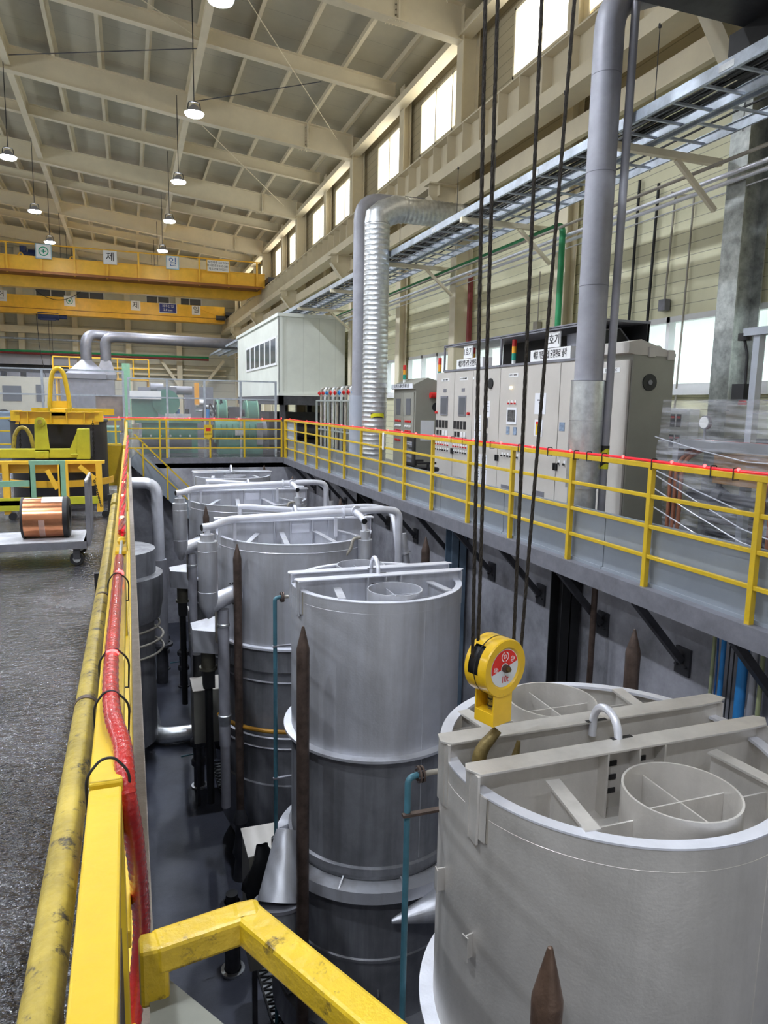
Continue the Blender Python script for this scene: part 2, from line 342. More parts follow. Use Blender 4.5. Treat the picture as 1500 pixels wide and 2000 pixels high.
# right wall of the hall: pieces around the low window band and the clerestory windows
LOW = [(6.2, 9.9), (10.2, 12.4), (12.8, 15.0), (16.0, 19.0), (19.8, 22.5)]
def wall_band(z0, z1, gaps, m, name, y0=-5, y1=YB):
    b = MB(); y = y0
    for a, c in gaps: b.box(XW, y, z0, XW+.2, a, z1); y = c
    b.box(XW, y, z0, XW+.2, y1, z1); return struct(b.build(name, m))
wall_band(0, 1.95, [], WALLM, 'wall_right_base')
wall_band(1.95, 2.98, LOW, WALLM, 'wall_right_window_band')
wall_band(2.98, 6.4, [], WALLM, 'wall_right_middle')
wall_band(6.4, 8.15, [], WALLU, 'wall_right_upper')
wall_band(8.15, 9.45, CLER, WALLU, 'wall_right_clerestory')
wall_band(9.45, 10.6, [], WALLU, 'wall_right_eaves')
wn = 0
for a, c in CLER:
    wn += 1
    fr = MB().box(XW-.03, a, 8.15, XW+.06, c, 8.2).box(XW-.03, a, 9.4, XW+.06, c, 9.45).box(XW-.03, a, 8.15, XW+.06, a+.05, 9.45).box(XW-.03, c-.05, 8.15, XW+.06, c, 9.45)
    nmu = 3 if c-a > 2.6 else 2
    for k in range(1, nmu): yy = a+(c-a)*k/nmu; fr.box(XW-.03, yy-.03, 8.15, XW+.06, yy+.03, 9.45)
    wf = struct(fr.build('window_%d' % wn, CREAM))
    MB().box(XW+.08, a, 8.15, XW+.1, c, 9.45).build('pane', GLASSW, wf)
LOWE = mat('daylight_pane', (0.78, 0.90, 0.86), 0.2, 0, 0, emit=0.5)
for a, c in LOW:
    wn += 1
    fr = MB().box(XW-.05, a, 1.95, XW+.06, c, 2.02).box(XW-.05, a, 2.9, XW+.06, c, 2.98).box(XW-.05, a, 1.95, XW+.06, a+.06, 2.98).box(XW-.05, c-.06, 1.95, XW+.06, c, 2.98)
    for k in range(1, 3): yy = a+(c-a)*k/3; fr.box(XW-.05, yy-.035, 1.95, XW+.06, yy+.035, 2.98)
    fr.box(XW-.08, a-.2, 1.86, XW, c+.2, 1.95)
    wf = struct(fr.build('window_%d' % wn, WHITE))
    MB().box(XW+.08, a, 1.95, XW+.1, c, 2.98).build('pane', LOWE, wf)
# back wall
BW = MB(); 
for a, b_, z0, z1 in ((-16, 8, 0, 8.2), (-16, 8, 8.95, 13)): BW.box(a, YB, z0, b_, YB+.2, z1)
gaps = [(-5.6, -3.7), (-3.2, -1.3), (1.4, 3.0), (3.5, 5.2)]; x = -16
for a, c in gaps: BW.box(x, YB, 8.2, a, YB+.2, 8.95); x = c
BW.box(x, YB, 8.2, 8, YB+.2, 8.95)
struct(BW.build('wall_back', BACKM))
struct(MB().box(-16.2, -5, 0, -16, YB, 13).build('wall_left', BACKM))
for a, c in gaps:
    wn += 1; fr = MB().box(a, YB-.03, 8.2, c, YB+.05, 8.26).box(a, YB-.03, 8.89, c, YB+.05, 8.95)
    for xx in (a, (a+c)/2-.03, c-.06): fr.box(xx, YB-.03, 8.2, xx+.06, YB+.05, 8.95)
    wf = struct(fr.build('window_%d' % wn, WHITE)); MB().box(a, YB+.08, 8.2, c, YB+.1, 8.95).build('pane', SCREEN, wf)
# roof
rf = MB(); x0, x1 = -16.0, XW+.2
rf._add([(x0,-6,zr(x0)),(x1,-6,zr(x1)),(x1,YB+.2,zr(x1)),(x0,YB+.2,zr(x0)),(x0,-6,zr(x0)+.1),(x1,-6,zr(x1)+.1),(x1,YB+.2,zr(x1)+.1),(x0,YB+.2,zr(x0)+.1)],
        [(3,2,1,0),(4,5,6,7),(0,1,5,4),(1,2,6,5),(2,3,7,6),(3,0,4,7)])
struct(rf.build('ceiling', siding('roof_sheet_seams', (0.50, 0.47, 0.37), 'Y', 1.0, 0.012, 0.6)))
# purlins (Z sections running down the hall)
names = {}
k = 0
for x in [6.75, 5.6, 4.4, 3.2, 0.8, -0.4, -1.6, -4.0, -5.2, -6.4, -8.8, -10]:
    z = zr(x); o = MB().box(x-.012, -5, z-.22, x+.012, YB, z).box(x-.08, -5, z-.235, x+.012, YB, z-.22).box(x, -5, z-.015, x+.09, YB, z).build('roof_purlin', CREAM)
    tag(o, 'cream purlin running down the hall under the roof sheet, %s from the right wall' % ORD[k], 'purlin', 'roof purlins'); k += 1
# rafters
FR = [-0.9, 7.15, 15.2, 23.25, 31.3, 39.4, 47.5]
SEC = [3.1, 11.2, 19.25, 27.3, 35.35, 43.45, 51.5]
def rafter(y, dr, dl, off, name, label, grp, haunch=True):
    b = MB(); t = thing(name, label, 'rafter', (7.0, y, zr(7)-off-dr), grp)
    for (xa, xb, da, db) in ((7.0, 1.95, dr, dr), (1.95, -2.8, dr*.98, dl), (-2.8, -16, dl, dl)):
        za, zb = zr(xa)-off, zr(xb)-off
        b.prism([(xa,y-.01,za),(xb,y-.01,zb),(xb,y-.01,zb-db),(xa,y-.01,za-da)], (0,.02,0))
    b.build('web', CREAM, t)
    w_ = 0.13 if dr > .5 else .1
    for nm, s in (('top_flange', 0), ('bottom_flange', 1)):
        f = MB()
        for (xa, xb, da, db) in ((7.0, 1.95, dr, dr), (1.95, -2.8, dr*.98, dl), (-2.8, -16, dl, dl)):
            f.bar((xa, y, zr(xa)-off-s*da), (xb, y, zr(xb)-off-s*db), w_*2, .022)
        f.build(nm, CREAM, t)
    if haunch:
        s = MB(); xs = 5.55
        for i in range(6):
            for dy in (-.06, .06): 
                for sx in (-.05, .05): s.cyl((xs+sx, y-.012, zr(xs)-off-.1-i*.1), (xs+sx, y-.03, zr(xs)-off-.1-i*.1), .014, 8)
        for i in range(7):
            for dy in (-.09, .09): s.cyl((xs-.24+i*.08, y+dy, zr(xs)-off-dr-.012), (xs-.24+i*.08, y+dy, zr(xs)-off-dr-.035), .014, 8); s.cyl((xs-.24+i*.08, y+dy, zr(xs)-off+.012), (xs-.24+i*.08, y+dy, zr(xs)-off+.03), .014, 8)
        s.box(xs-.02, y-.12, zr(xs)-off-dr, xs+.02, y+.12, zr(xs)-off); s.build('bolted_splice', CREAM, t)
    return t
for i, y in enumerate(FR): rafter(y, .72, .62, .235, 'main_rafter', 'deep cream main roof rafter with bolted splice, %s from the camera' % ORD[i], 'main rafters')
for i, y in enumerate(SEC): rafter(y, .36, .3, .235, 'light_rafter', 'shallower cream roof rafter between two deep ones, %s from the camera' % ORD[i], 'light rafters', False)
for x, nm in ((1.95, 'right'), (-2.8, 'left'), (-9.5, 'far left')):
    z = zr(x)-.235
    tag(MB().box(x-.006, -5, z-.5, x+.006, YB, z).box(x-.09, -5, z-.51, x+.09, YB, z-.49).box(x-.09, -5, z-.02, x+.09, YB, z).build('ridge_girder', CREAM), 'long cream roof girder across the rafters carrying the %s row of lamps' % nm, 'girder')
# eave tubes, columns, corbels, crane runway
tag(MB().box(7.02, -5, 9.55, 7.18, YB, 9.75).box(6.95, -5, 9.5, 7.25, YB, 9.55).build('eave_beam', CREAM), 'cream eave beam running along the tops of the right wall columns', 'beam')
GALVC = mat('galvanised_column', (0.42, 0.44, 0.42), 0.4, 0.5, 0.3, 7)
for i, y in enumerate(FR):
    if i == 0: continue
    t = thing('building_column', 'tall cream steel column of the right wall under a deep rafter, %s from the camera' % ORD[i-1], 'column', (7.15, y, 0), 'wall columns')
    cm = GALVC if i == 1 else CREAM
    MB().box(7.0, y-.15, 0, 7.02, y+.15, 10.1).box(7.38, y-.15, 0, 7.4, y+.15, 10.1).build('flange', cm, t)
    MB().box(7.02, y-.01, 0, 7.38, y+.01, 10.1).build('web', cm, t)
    c = MB().prism([(7.0, y-.01, 6.42), (6.35, y-.01, 6.42), (6.35, y-.01, 6.2), (7.0, y-.01, 5.35)], (0, .02, 0)).box(6.3, y-.16, 6.42, 7.02, y+.16, 6.45)
    c.bar((6.33, y, 6.18), (7.0, y, 5.33), .26, .02); c.box(6.55, y-.13, 6.2, 6.57, y+.13, 6.42); c.build('corbel', CREAM, t)
for i, y in enumerate(SEC):
    tag(MB().box(7.2, y-.16, 0, 7.22, y+.16, 10.1).box(7.4, y-.16, 0, 7.42, y+.16, 10.1).box(7.22, y-.01, 0, 7.4, y+.01, 10.1).build('window_post', CREAM), 'slim cream wall post between windows under a shallow rafter, %s from the camera' % ORD[i], 'post', 'clerestory posts')
t = thing('crane_runway_girder', 'cream crane runway girder with ribs along the right wall', 'girder', (6.65, 20, 6.45))
MB().box(6.70, -5, 6.47, 6.72, YB-.2, 7.28).build('web', CREAM, t)
MB().box(6.52, -5, 7.28, 6.9, YB-.2, 7.31).build('top_flange', CREAM, t)
MB().box(6.48, -5, 6.45, 6.9, YB-.2, 6.47).box(6.48, -5, 6.47, 6.5, YB-.2, 6.68).build('bottom_channel', CREAM, t)
st = MB(); y = -4.6
while y < YB-.5: st.box(6.51, y-.008, 6.68, 6.7, y+.008, 7.28); y += .74
st.build('stiffener', CREAM, t)['kind'] = 'stuff'
MB().box(6.68, -5, 7.31, 6.74, YB-.2, 7.38).build('rail', DARKG, t)
tag(MB().box(6.98, -5, 5.95, 7.0, YB-.2, 6.3).box(6.9, -5, 5.93, 7.0, YB-.2, 5.95).build('tie_beam', CREAM), 'flat cream tie beam below the crane runway', 'beam')
# roof bracing rods
bi = 0
for (a, b_, lab) in ((U(605,0,z=9.9), (4.2,19,9.75), None),):
    pass
for i, (x0, y0, x1, y1) in enumerate(((2.0, 7.6, 6.4, 14.6), (2.0, 15.6, 6.4, 22.8), (2.0, 23.6, 6.4, 30.9), (-2.7, 15.6, 1.9, 19.0), (6.4, 7.6, 2.0, 11), (2.0, 22.8, 5.0, 19.4), (-2.7, 22.8, 1.9, 19.5), (-2.7, 14.8, 1.9, 11.4))):
    o = MB().cyl((x0, y0, zr(x0)-.62), (x1, y1, zr(x1)-.62), .012, 6).build('bracing_rod', CREAM if i < 4 else DARKG)
    tag(o, 'thin %s bracing rod under the roof, %s' % ('pale' if i < 4 else 'dark', ['over the near bay beside the lamps', 'in the bay of the second lamp', 'in the bay of the fourth lamp', 'left of the lamps in the middle', 'crossing the nearest bay', 'in the middle bay by the right wall', 'between the two lamp rows', 'at the upper left edge of the photo'][i]), 'rod', 'roof bracing')
# ---- lamps
def lamp_proto(x, y, z, label):
    t = thing('high_bay_lamp', label, 'lamp', (x, y, z), 'high bay lamps')
    MB().lathe([(0.05, .17), (.07, .16), (.13, .09), (.19, .03), (.215, 0)], (x, y, z), 24).build('shade', GREYP, t)
    MB().lathe([(0.21, .005), (.19, -.04), (0.001, -.06)], (x, y, z), 24).build('diffuser', LAMPE, t)
    MB().tube([(x-.14, y, z+.06), (x-.12, y, z+.24), (x+.12, y, z+.24), (x+.14, y, z+.06)], .012, 6, .06).build('bracket', BLACK, t)
    MB().cyl((x, y, z+.24), (x, y, zr(x)-.7), .012, 6).build('cable', BLACK, t)
    return t
L0 = lamp_proto(0, 0, 8.0, 'round high bay lamp lit white, prototype')
L0c = [o for o in COL.objects if o.parent == L0]
rows = [('right', 1.6, [-2.5, 2.6, 7.6, 12.64, 17.5, 22.8, 27.7, 33.1, 38.3, 42.5, 46.5]), ('left', -2.8, [-2.5, 2.6, 7.6, 12.6, 22.4, 28.2, 33.3, 38.5, 42.5, 46.5]), ('far left', -9.4, [2.6, 12.6, 22.4, 33.3, 43.5])]  # rearmost lamps added to brighten the back wall
first = True
for nm, x, ys in rows:
    for i, y in enumerate(ys):
        o = L0 if first else copy_tree(L0)
        o.location = (x, y, 8.0)
        del_label = 'round white high bay lamp under the %s roof girder, %s from the camera' % (nm, ORD[i])
        o['label'] = del_label; first = False
        l = bpy.data.lights.new('lamp_light', 'SPOT'); l.energy = 520; l.color = (0.82, 0.89, 1.0); l.spot_size = math.radians(150); l.spot_blend = 0.6; l.shadow_soft_size = 0.17
        lo = bpy.data.objects.new('lamp_light', l); COL.objects.link(lo); lo.location = (0, 0, -.06); lo.parent = o
LABELS.pop('round high bay lamp lit white, prototype', None)

# ================================================================== RAILINGS, WALKWAY
RY = lambda px: U(px, 822+(px-540)*0.1125, x=4.5).y
posts = [RY(p) for p in (1490, 1275, 1120, 1003, 918, 846, 791, 744, 706, 673, 644, 619, 597, 576, 558)]+[21.7]
posts = [posts[0]-2.5, posts[0]-1.25]+posts
def railing(name, label, pts_posts, axis, const, zs, y0, y1, m, w=.05, toe=None, postz=0.0):
    """axis 'y': runs along Y at x=const; axis 'x': runs along X at y=const"""
    base = (const, (y0+y1)/2, 0) if axis == 'y' else ((y0+y1)/2, const, 0)
    t = thing(name, label, 'railing', base)
    for p in pts_posts:
        b = MB()
        if axis == 'y': b.box(const-w/2, p-w/2, postz, const+w/2, p+w/2, zs[0]-w)
        else: b.box(p-w/2, const-w/2, postz, p+w/2, const+w/2, zs[0]-w)
        b.build('post', m, t, .003)
    for i, z in enumerate(zs):
        h = w if i == 0 else w*.72
        b = MB()
        if axis == 'y': b.box(const-h/2, y0, z-h, const+h/2, y1, z)
        else: b.box(y0, const-h/2, z-h, y1, const+h/2, z)
        b.build('top_rail' if i == 0 else 'middle_rail', m, t, .004)
    return t
railing('guard_railing', 'yellow steel guard railing with three lower bars along the right walkway', posts, 'y', 4.5, (1.16, .87, .59, .31), posts[0]-.6, 21.7, YEL, postz=-.02)
railing('guard_railing', 'yellow guard railing across the far end of the pit', [U(p, 840, y=21.7).x for p in (312, 325, 410, 477)]+[-.1, 4.4], 'x', 21.7, (1.14, .87, .59, .31), -.1, 4.4, YEL)
railing('guard_railing', 'yellow guard railing at the far left behind the dark vessel', [-5.5, -4.2, -2.9, -1.6, -.35], 'x', 21.2, (1.14, .8, .45), -6, -.2, YEL)
# red light tube on the far and right rails
def light_tube(label, pts, leds, r=.012, rl=.02):
    t = thing('red_light_tube', label, 'light tube', pts[0])
    MB().tube(pts, r, 8).build('tube', REDTUBE, t)
    for p in leds:
        MB().lathe([(0.0005, -rl), (rl*.7, -rl*.7), (rl, 0), (rl*.7, rl*.7), (0.0005, rl)], p, 10).build('led', REDGLOW, t)
    return t
zz = lambda y: 1.175+.004*math.sin(y*3)
pp = [(4.5, posts[0]-.6+i*.5, zz(i*.5)) for i in range(int((21.7-posts[0]+.6)/.5)+1)]
light_tube('thin red light tube tied along the top of the right walkway railing', pp, [(4.49, U(px, 800, x=4.5).y, 1.185) for px in (1455, 1388, 1322, 1225, 1120, 1045, 983, 928, 880, 850, 815, 787, 760, 735, 712, 690, 668, 645, 620, 600, 567, 550)], .012, .0145)
light_tube('thin red light tube along the top of the far pit railing', [(-3, 21.68, 1.16), (0, 21.68, 1.155), (2, 21.68, 1.16), (4.4, 21.68, 1.155)], [(U(p, 820, y=21.68).x, 21.66, 1.165) for p in (232, 248, 322, 370, 418, 466, 512)], .012, .02)
for i, y in enumerate([U(p, 900, x=4.5).y for p in (1440, 1395, 1278, 1180, 1150, 1125, 1073, 1015, 960, 905, 883)]):
    tag(MB().tube([(4.47, y, 1.1), (4.47, y, 1.195), (4.53, y, 1.195), (4.53, y, 1.1)], .005, 6, .015, closed=True).build('cable_tie', BLACK), 'black cable tie around the right walkway rail, %s from the camera' % ORD[i], 'cable tie', 'cable ties on the right rail')
# toe boards (grey sheets behind the lower bars)
ys = [posts[0]-2.0, posts[0]+.9, 6.0, 8.1, 10.1, 12.1, 14.1, 16.1, 18.1, 20.1, 21.6]
for i in range(len(ys)-1):
    tag(MB().box(4.56, ys[i]+.006, 0.0, 4.575, ys[i+1]-.006, .585).box(4.555, ys[i]+.006, .575, 4.59, ys[i+1]-.006, .59).box(4.54, ys[i]+.006, 0, 4.575, ys[i+1]-.006, .03).build('toe_board', TOE), 'grey sheet toe board behind the right railing, %s from the camera' % ORD[i], 'toe board', 'toe boards of the walkway')
tag(MB().box(4.55, 20.3, .59, 4.57, 21.6, 1.12).build('guard_sheet', mat('pale_blue_sheet', (0.38, 0.43, 0.5), 0.5, 0, .05)), 'pale blue sheet on the right railing at its far corner', 'sheet')
tag(MB().box(4.44, -1, -.03, 4.62, 21.7, 0.0).box(4.44, -1, -.17, 4.46, 21.7, -.03).box(4.44, -1, -.18, 4.62, 21.7, -.17).build('walkway_beam', FRAMEG), 'grey channel beam along the edge of the right walkway', 'beam')
# brackets under the walkway
by = [3.2, 4.25, 5.45, 6.75, 8.1, 9.5, 11.0, 12.6, 14.2, 15.8, 17.4, 19.0, 20.6]
for i, y in enumerate(by):
    b = MB().bar((4.55, y, -.2), (5.15, y, -.85), .07, .07).bar((4.5, y, -.155), (5.19, y, -.155), .07, .07).box(5.17, y-.1, -1.0, 5.2, y+.1, -.72)
    for dy in (-.06, .06): b.cyl((5.17, y+dy, -.9), (5.14, y+dy, -.9), .018, 8)
    tag(b.build('walkway_bracket', DARKG), 'dark diagonal bracket holding the right walkway off the pit wall, %s from the camera' % ORD[i], 'bracket', 'walkway brackets')
def hcol(x, y, w, z0, z1, m, name, label):
    b = MB().box(x-w/2, y-w/2, z0, x+w/2, y-w/2+.015, z1).box(x-w/2, y+w/2-.015, z0, x+w/2, y+w/2, z1).box(x-.008, y-w/2, z0, x+.008, y+w/2, z1)
    return tag(b.build(name, m), label, 'column')
hcol(5.02, 7.3, .26, ZP, -.2, BLACK, 'pit_column', 'black H column against the pit wall left of the brown pipe')
hcol(5.02, U(888, 1080, x=5.0).y, .26, ZP, -.2, mat('blue_grey_column', (0.17, 0.24, 0.32), .5, .2, .15), 'pit_column', 'blue grey H column against the pit wall behind the middle bell')
hcol(5.02, 15.4, .26, ZP, -.2, BLACK, 'pit_column', 'black H column against the far part of the pit wall')
py = lambda px: U(px, 1250, x=5.0).y
for px, r, m, nm, lab in ((1156, .035, BROWN, 'pipe', 'rusty brown pipe down the pit wall beside the black column'), (1396, .017, PALEG, 'pipe', 'pale olive pipe down the pit wall left of the blue pipes'),
        (1415, .022, BLUEP, 'pipe', 'slim blue pipe down the pit wall'), (1456, .045, BLUEP, 'pipe', 'thick blue pipe down the pit wall'), (1479, .03, GREYP, 'pipe', 'grey pipe down the pit wall right of the thick blue pipe'),
        (1494, .02, PALEG, 'pipe', 'pale olive pipe down the pit wall at the right edge'), (1428, .006, BLACK, 'rod', 'thin black rod down the pit wall nearer the slim blue pipe'), (1437, .006, BLACK, 'rod', 'thin black rod down the pit wall nearer the thick blue pipe')):
    y = py(px); tag(MB().cyl((5.0, y, ZP), (5.0, y, -.05), r, 16).build(nm, m), lab, nm)
tag(MB().tube([(5.03, py(1392), -.1), (5.03, py(1396)-.02, -.5), (5.02, py(1402), -1.0), (5.02, py(1396), -1.6), (5.02, py(1394), -3)], .008, 8, .2).build('cable', SIGNBL), 'thin blue cable hanging by the pale olive pipe in the pit', 'cable')

# ---- near left railing
hz = 1.01; HW = .05
HR = [U(167, 2000, z=hz), U(205, 1500, z=hz)]
xh = -.055
t = thing('near_handrail', 'yellow channel handrail along the left pit edge beside the camera', 'railing', (xh, 8, 0))
MB().box(xh-.025, -.3, hz-.04, xh+.025, 1.16, hz).build('top_rail', YEL, t, .004)
MB().box(xh-.026, 1.175, hz-.042, xh+.027, 9.9, hz+.001).build('top_rail', YEL, t, .004)
for y in (1.17, 2.9, 4.6, 6.3, 8.0, 9.8): MB().box(xh-.025, y-.025, 0.0, xh+.025, y+.025, hz-.04).build('post', YEL, t, .003)
MB().box(xh-.0, 1.2, .68, xh+.03, 9.8, .715).build('middle_rail', YEL, t, .003)
MB().box(xh-.0, 1.2, .36, xh+.03, 9.8, .395).build('middle_rail', YEL, t, .003)
MB().box(xh+.02, 1.5, .02, xh+.027, 9.8, .14).build('kick_plate', YEL, t, .002)
MB().box(xh-.03, .2, .0, xh+.025, .9, .95).build('end_panel', mat('dark_plum_steel', (0.06, 0.045, 0.045), .5, .1, .1), t)
railing('guard_railing', 'yellow guard railing along the left pit edge in the distance', [10.1, 12.0, 14.0, 16.0, 18.0, 20.0, 21.6], 'y', xh, (1.05, .72, .38), 10.05, 21.6, YEL)
# worn yellow pipe beside it
PZ = .85
P0, P1, P2 = U(77, 2000, z=PZ), U(150, 1500, z=PZ), U(209, 1100, z=PZ)
P3 = U(223, 992, z=PZ); d = (P0-P1)
t = thing('worn_yellow_pipe', 'long scuffed yellow pipe lying beside the left handrail', 'pipe', P2)
MB().tube([P0+d*.6, P0, P1, P2, P3], .027, 20).build('pipe_body', YELOLD, t)
MB().tube([P3, P3+(P3-P2).normalized()*.12], .01, 10).build('link_rod', GALV, t)
q = P3+(P3-P2).normalized()*.12
MB().cyl(q, q+(P3-P2).normalized()*.55, .03, 18).build('far_sleeve', YELOLD, t)
for pos in (U(168, 1380, z=PZ), U(200, 1170, z=PZ)):
    e = (P2-P1).normalized(); MB().cyl(pos-e*.01, pos+e*.01, .029, 20).build('coupling_seam', BROWN, t)
for i, y in enumerate((1.1, 3.5, 6.5)):
    yy = y; tag(MB().box(-.16-.015*i, yy, .0, -.13-.015*i, yy+.03, PZ-.02).build('pipe_support', BLACK), 'small black support under the scuffed yellow pipe, %s from the camera' % ORD[i], 'support', 'pipe supports')
# red hose on the handrail
hp = [(250, 852, 1.09), (246, 900, 1.05), (241, 960, 1.035), (238, 1040, 1.03)]
hp2 = [(233, 1090, 1.03), (226, 1180, 1.03), (219, 1270, 1.03), (216, 1340, 1.03), (221, 1400, 1.03), (237, 1450, 1.02), (243, 1500, 1.01), (248, 1560, .97), (259, 1620, .9), (268, 1690, .8), (274, 1760, .68), (276, 1820, .58), (270, 1900, .48), (262, 1980, .4), (255, 2060, .33)]
t = thing('red_hose', 'glossy red lighted hose lying on the left handrail and sagging over its side', 'hose', U(233, 1090, z=1.03))
def spline(ps, k=5):
    P = [U(a, b, z=c) for a, b, c in ps]; out = []
    for i in range(len(P)-1):
        p0, p1, p2, p3 = P[max(i-1, 0)], P[i], P[i+1], P[min(i+2, len(P)-1)]
        for j in range(k):
            u = j/k; out.append(.5*((2*p1)+(p2-p0)*u+(2*p0-5*p1+4*p2-p3)*u*u+(3*p1-p0-3*p2+p3)*u**3))
    return out+[P[-1]]
HP = spline(hp2, 14)
rr = [.0165*(1+.05*math.sin(i*2.4)) for i in range(len(HP))]
MB().tube(HP, rr, 20).build('hose_body', REDHOSE, t)
for a, b, c in ((219, 1278, 1.036), (233, 1120, 1.036)):
    p = U(a, b, z=c); MB().lathe([(0.0005, -.013), (.012, -.009), (.0155, 0), (.012, .009), (0.0005, .013)], p, 12).build('led', REDGLOW, t)
t = thing('red_light_bundle', 'bundle of red light tubes twisted along the far part of the left handrail', 'light tube', U(238, 1040, z=1.03))
HP = spline(hp, 30)
for k in range(5):
    MB().tube([p+V((.011*math.cos(i*.25+k*1.26), 0, .011*math.sin(i*.25+k*1.26))) for i, p in enumerate(HP)], .0065, 8).build('light_strand', REDTUBE if k % 2 else REDHOSE, t)
for a, b in ((246, 882), (243, 916), (241, 942), (239.5, 968), (238.5, 1010)):
    p = U(a, b, z=1.045); MB().lathe([(0.0005, -.007), (.007, -.006), (.010, 0), (.007, .006), (0.0005, .007)], p, 12).build('led', REDGLOWHOT, t)
# coupling on the rail between the two
t = thing('hose_coupling', 'yellow swivel coupling between the red light bundle and the red hose', 'coupling', U(236, 1066, z=1.02))
a, b = U(237.5, 1056, z=1.035), U(234.5, 1086, z=1.035); e = (b-a).normalized()
MB().lathe([(0.0005, -.02), (.014, -.014), (.02, 0), (.014, .014), (0.0005, .02)], a, 16).build('ball', YGOLD, t)
MB().cyl(a, b, .006, 10).build('link', GALV, t)
MB().obox((a+b)/2-V((0, 0, .012)), .022, .04, .008, (e.cross(V((0,0,1))), e, V((0,0,1)))).build('bracket', YGOLD, t, .003)
for i, (px, y_, yb) in enumerate(((228, 1135, 0), (220, 1290, 0), (214, 1376, 0), (212, 1512, 0))):
    c = U(px, y_, z=1.02); hx = abs(xh-c.x)+.04
    x0, x1 = min(xh-.03, c.x-.02), max(xh+.03, c.x+.02)
    pts = [(x0, c.y, hz-.06), (x0, c.y, hz+.01), ((c.x*2+x0)/3, c.y+.003, hz+.036), (c.x+.008, c.y+.003, hz+.038), (x1+.008, c.y, hz+.01), (x1+.004, c.y, hz-.06)]
    tag(MB().tube(pts, .0024, 8, .03, closed=True).build('cable_tie', BLACK), 'black cable tie looped over the red hose and handrail, %s from the camera' % ORD[3-i], 'cable tie', 'cable ties on the red hose')
# ---- near stair rail (yellow square tube, bottom of the photo) and grey plate
zc = .9
YSC = mat('scuffed_yellow_paint', (0.66, 0.44, 0.02), 0.35, 0, 0.12, 9, 0.25, 60, spots=((0.09, 0.06, 0.02), 16, 0.575), coat=0.3)
A, B, C_, D = U(300, 1862, z=zc), U(480, 1800, z=zc), U(775, 2045, z=zc), U(1000, 2240, z=zc)
t = thing('stair_handrail', 'bent yellow square tube handrail of the pit ladder right below the camera', 'railing', A)
sx = .042
MB().bar(A, B, sx, sx).build('tube_left', YSC, t, .006)
MB().bar(B-(C_-B).normalized()*.012, D, sx, sx).build('tube_right', YSC, t, .006)
MB().bar(A+V((0, 0, .02)), (A.x, A.y, .835), sx*.9, sx*.9, (0, 1, 0)).build('post', YSC, t, .006)
MB().obox(B+V((0,0,.002)), .022, .02, .021).build('weld_joint', YSC, t, .01)
pl = [U(292, 1950, z=.845), U(330, 1912, z=.845), U(440, 2002, z=.845), U(520, 2070, z=.845), U(520, 2150, z=.845), U(296, 2150, z=.845)]
tag(MB().prism(pl, (0, 0, -.012)).build('stair_plate', mat('olive_grey_plate', (0.20, 0.20, 0.17), .6, 0, .1, 6)), 'flat grey plate below the yellow ladder handrail', 'plate')
# ---- far stair into the pit
Y0 = 20.9
q = lambda px, py_: U(px, py_, y=Y0)
t = thing('pit_stairs', 'grey steel stairs with yellow handrail going down into the far left of the pit', 'stairs', (1.6, Y0, ZP))
a, b = q(262, 893), q(357, 982); dd = (b-a)*3.0; e = (b-a).normalized(); up = V((-e.z, 0, e.x))
if up.z < 0: up = -up
for y in (Y0, Y0+.75):
    MB().prism([a+up*.22+V((0,y-Y0,0)), a+dd+up*.22+V((0,y-Y0,0)), a+dd-up*.22+V((0,y-Y0,0)), a-up*.22+V((0,y-Y0,0))], (0, .02, 0)).build('stringer', TOE, t)
n = 20
for k in range(n):
    c = a+dd*(k+.5)/n; MB().box(c.x-.12, Y0+.02, c.z-.01, c.x+.12, Y0+.75, c.z+.01).build('tread', FRAMEG, t)
h0, h1 = q(262, 848), q(368, 950); hd = (h1-h0)
MB().bar(h0, h0+hd*2.6, .04, .04).build('handrail', YEL, t)
MB().bar(h0+V((0,0,-.4)), h0+hd*2.6+V((0,0,-.4)), .03, .03).build('middle_rail', YEL, t)
for k in (.15, .6, 1.05, 1.5, 2.0, 2.5):
    c = h0+hd*k; MB().box(c.x-.02, Y0-.02, c.z-.95, c.x+.02, Y0+.02, c.z).build('post', YEL, t)

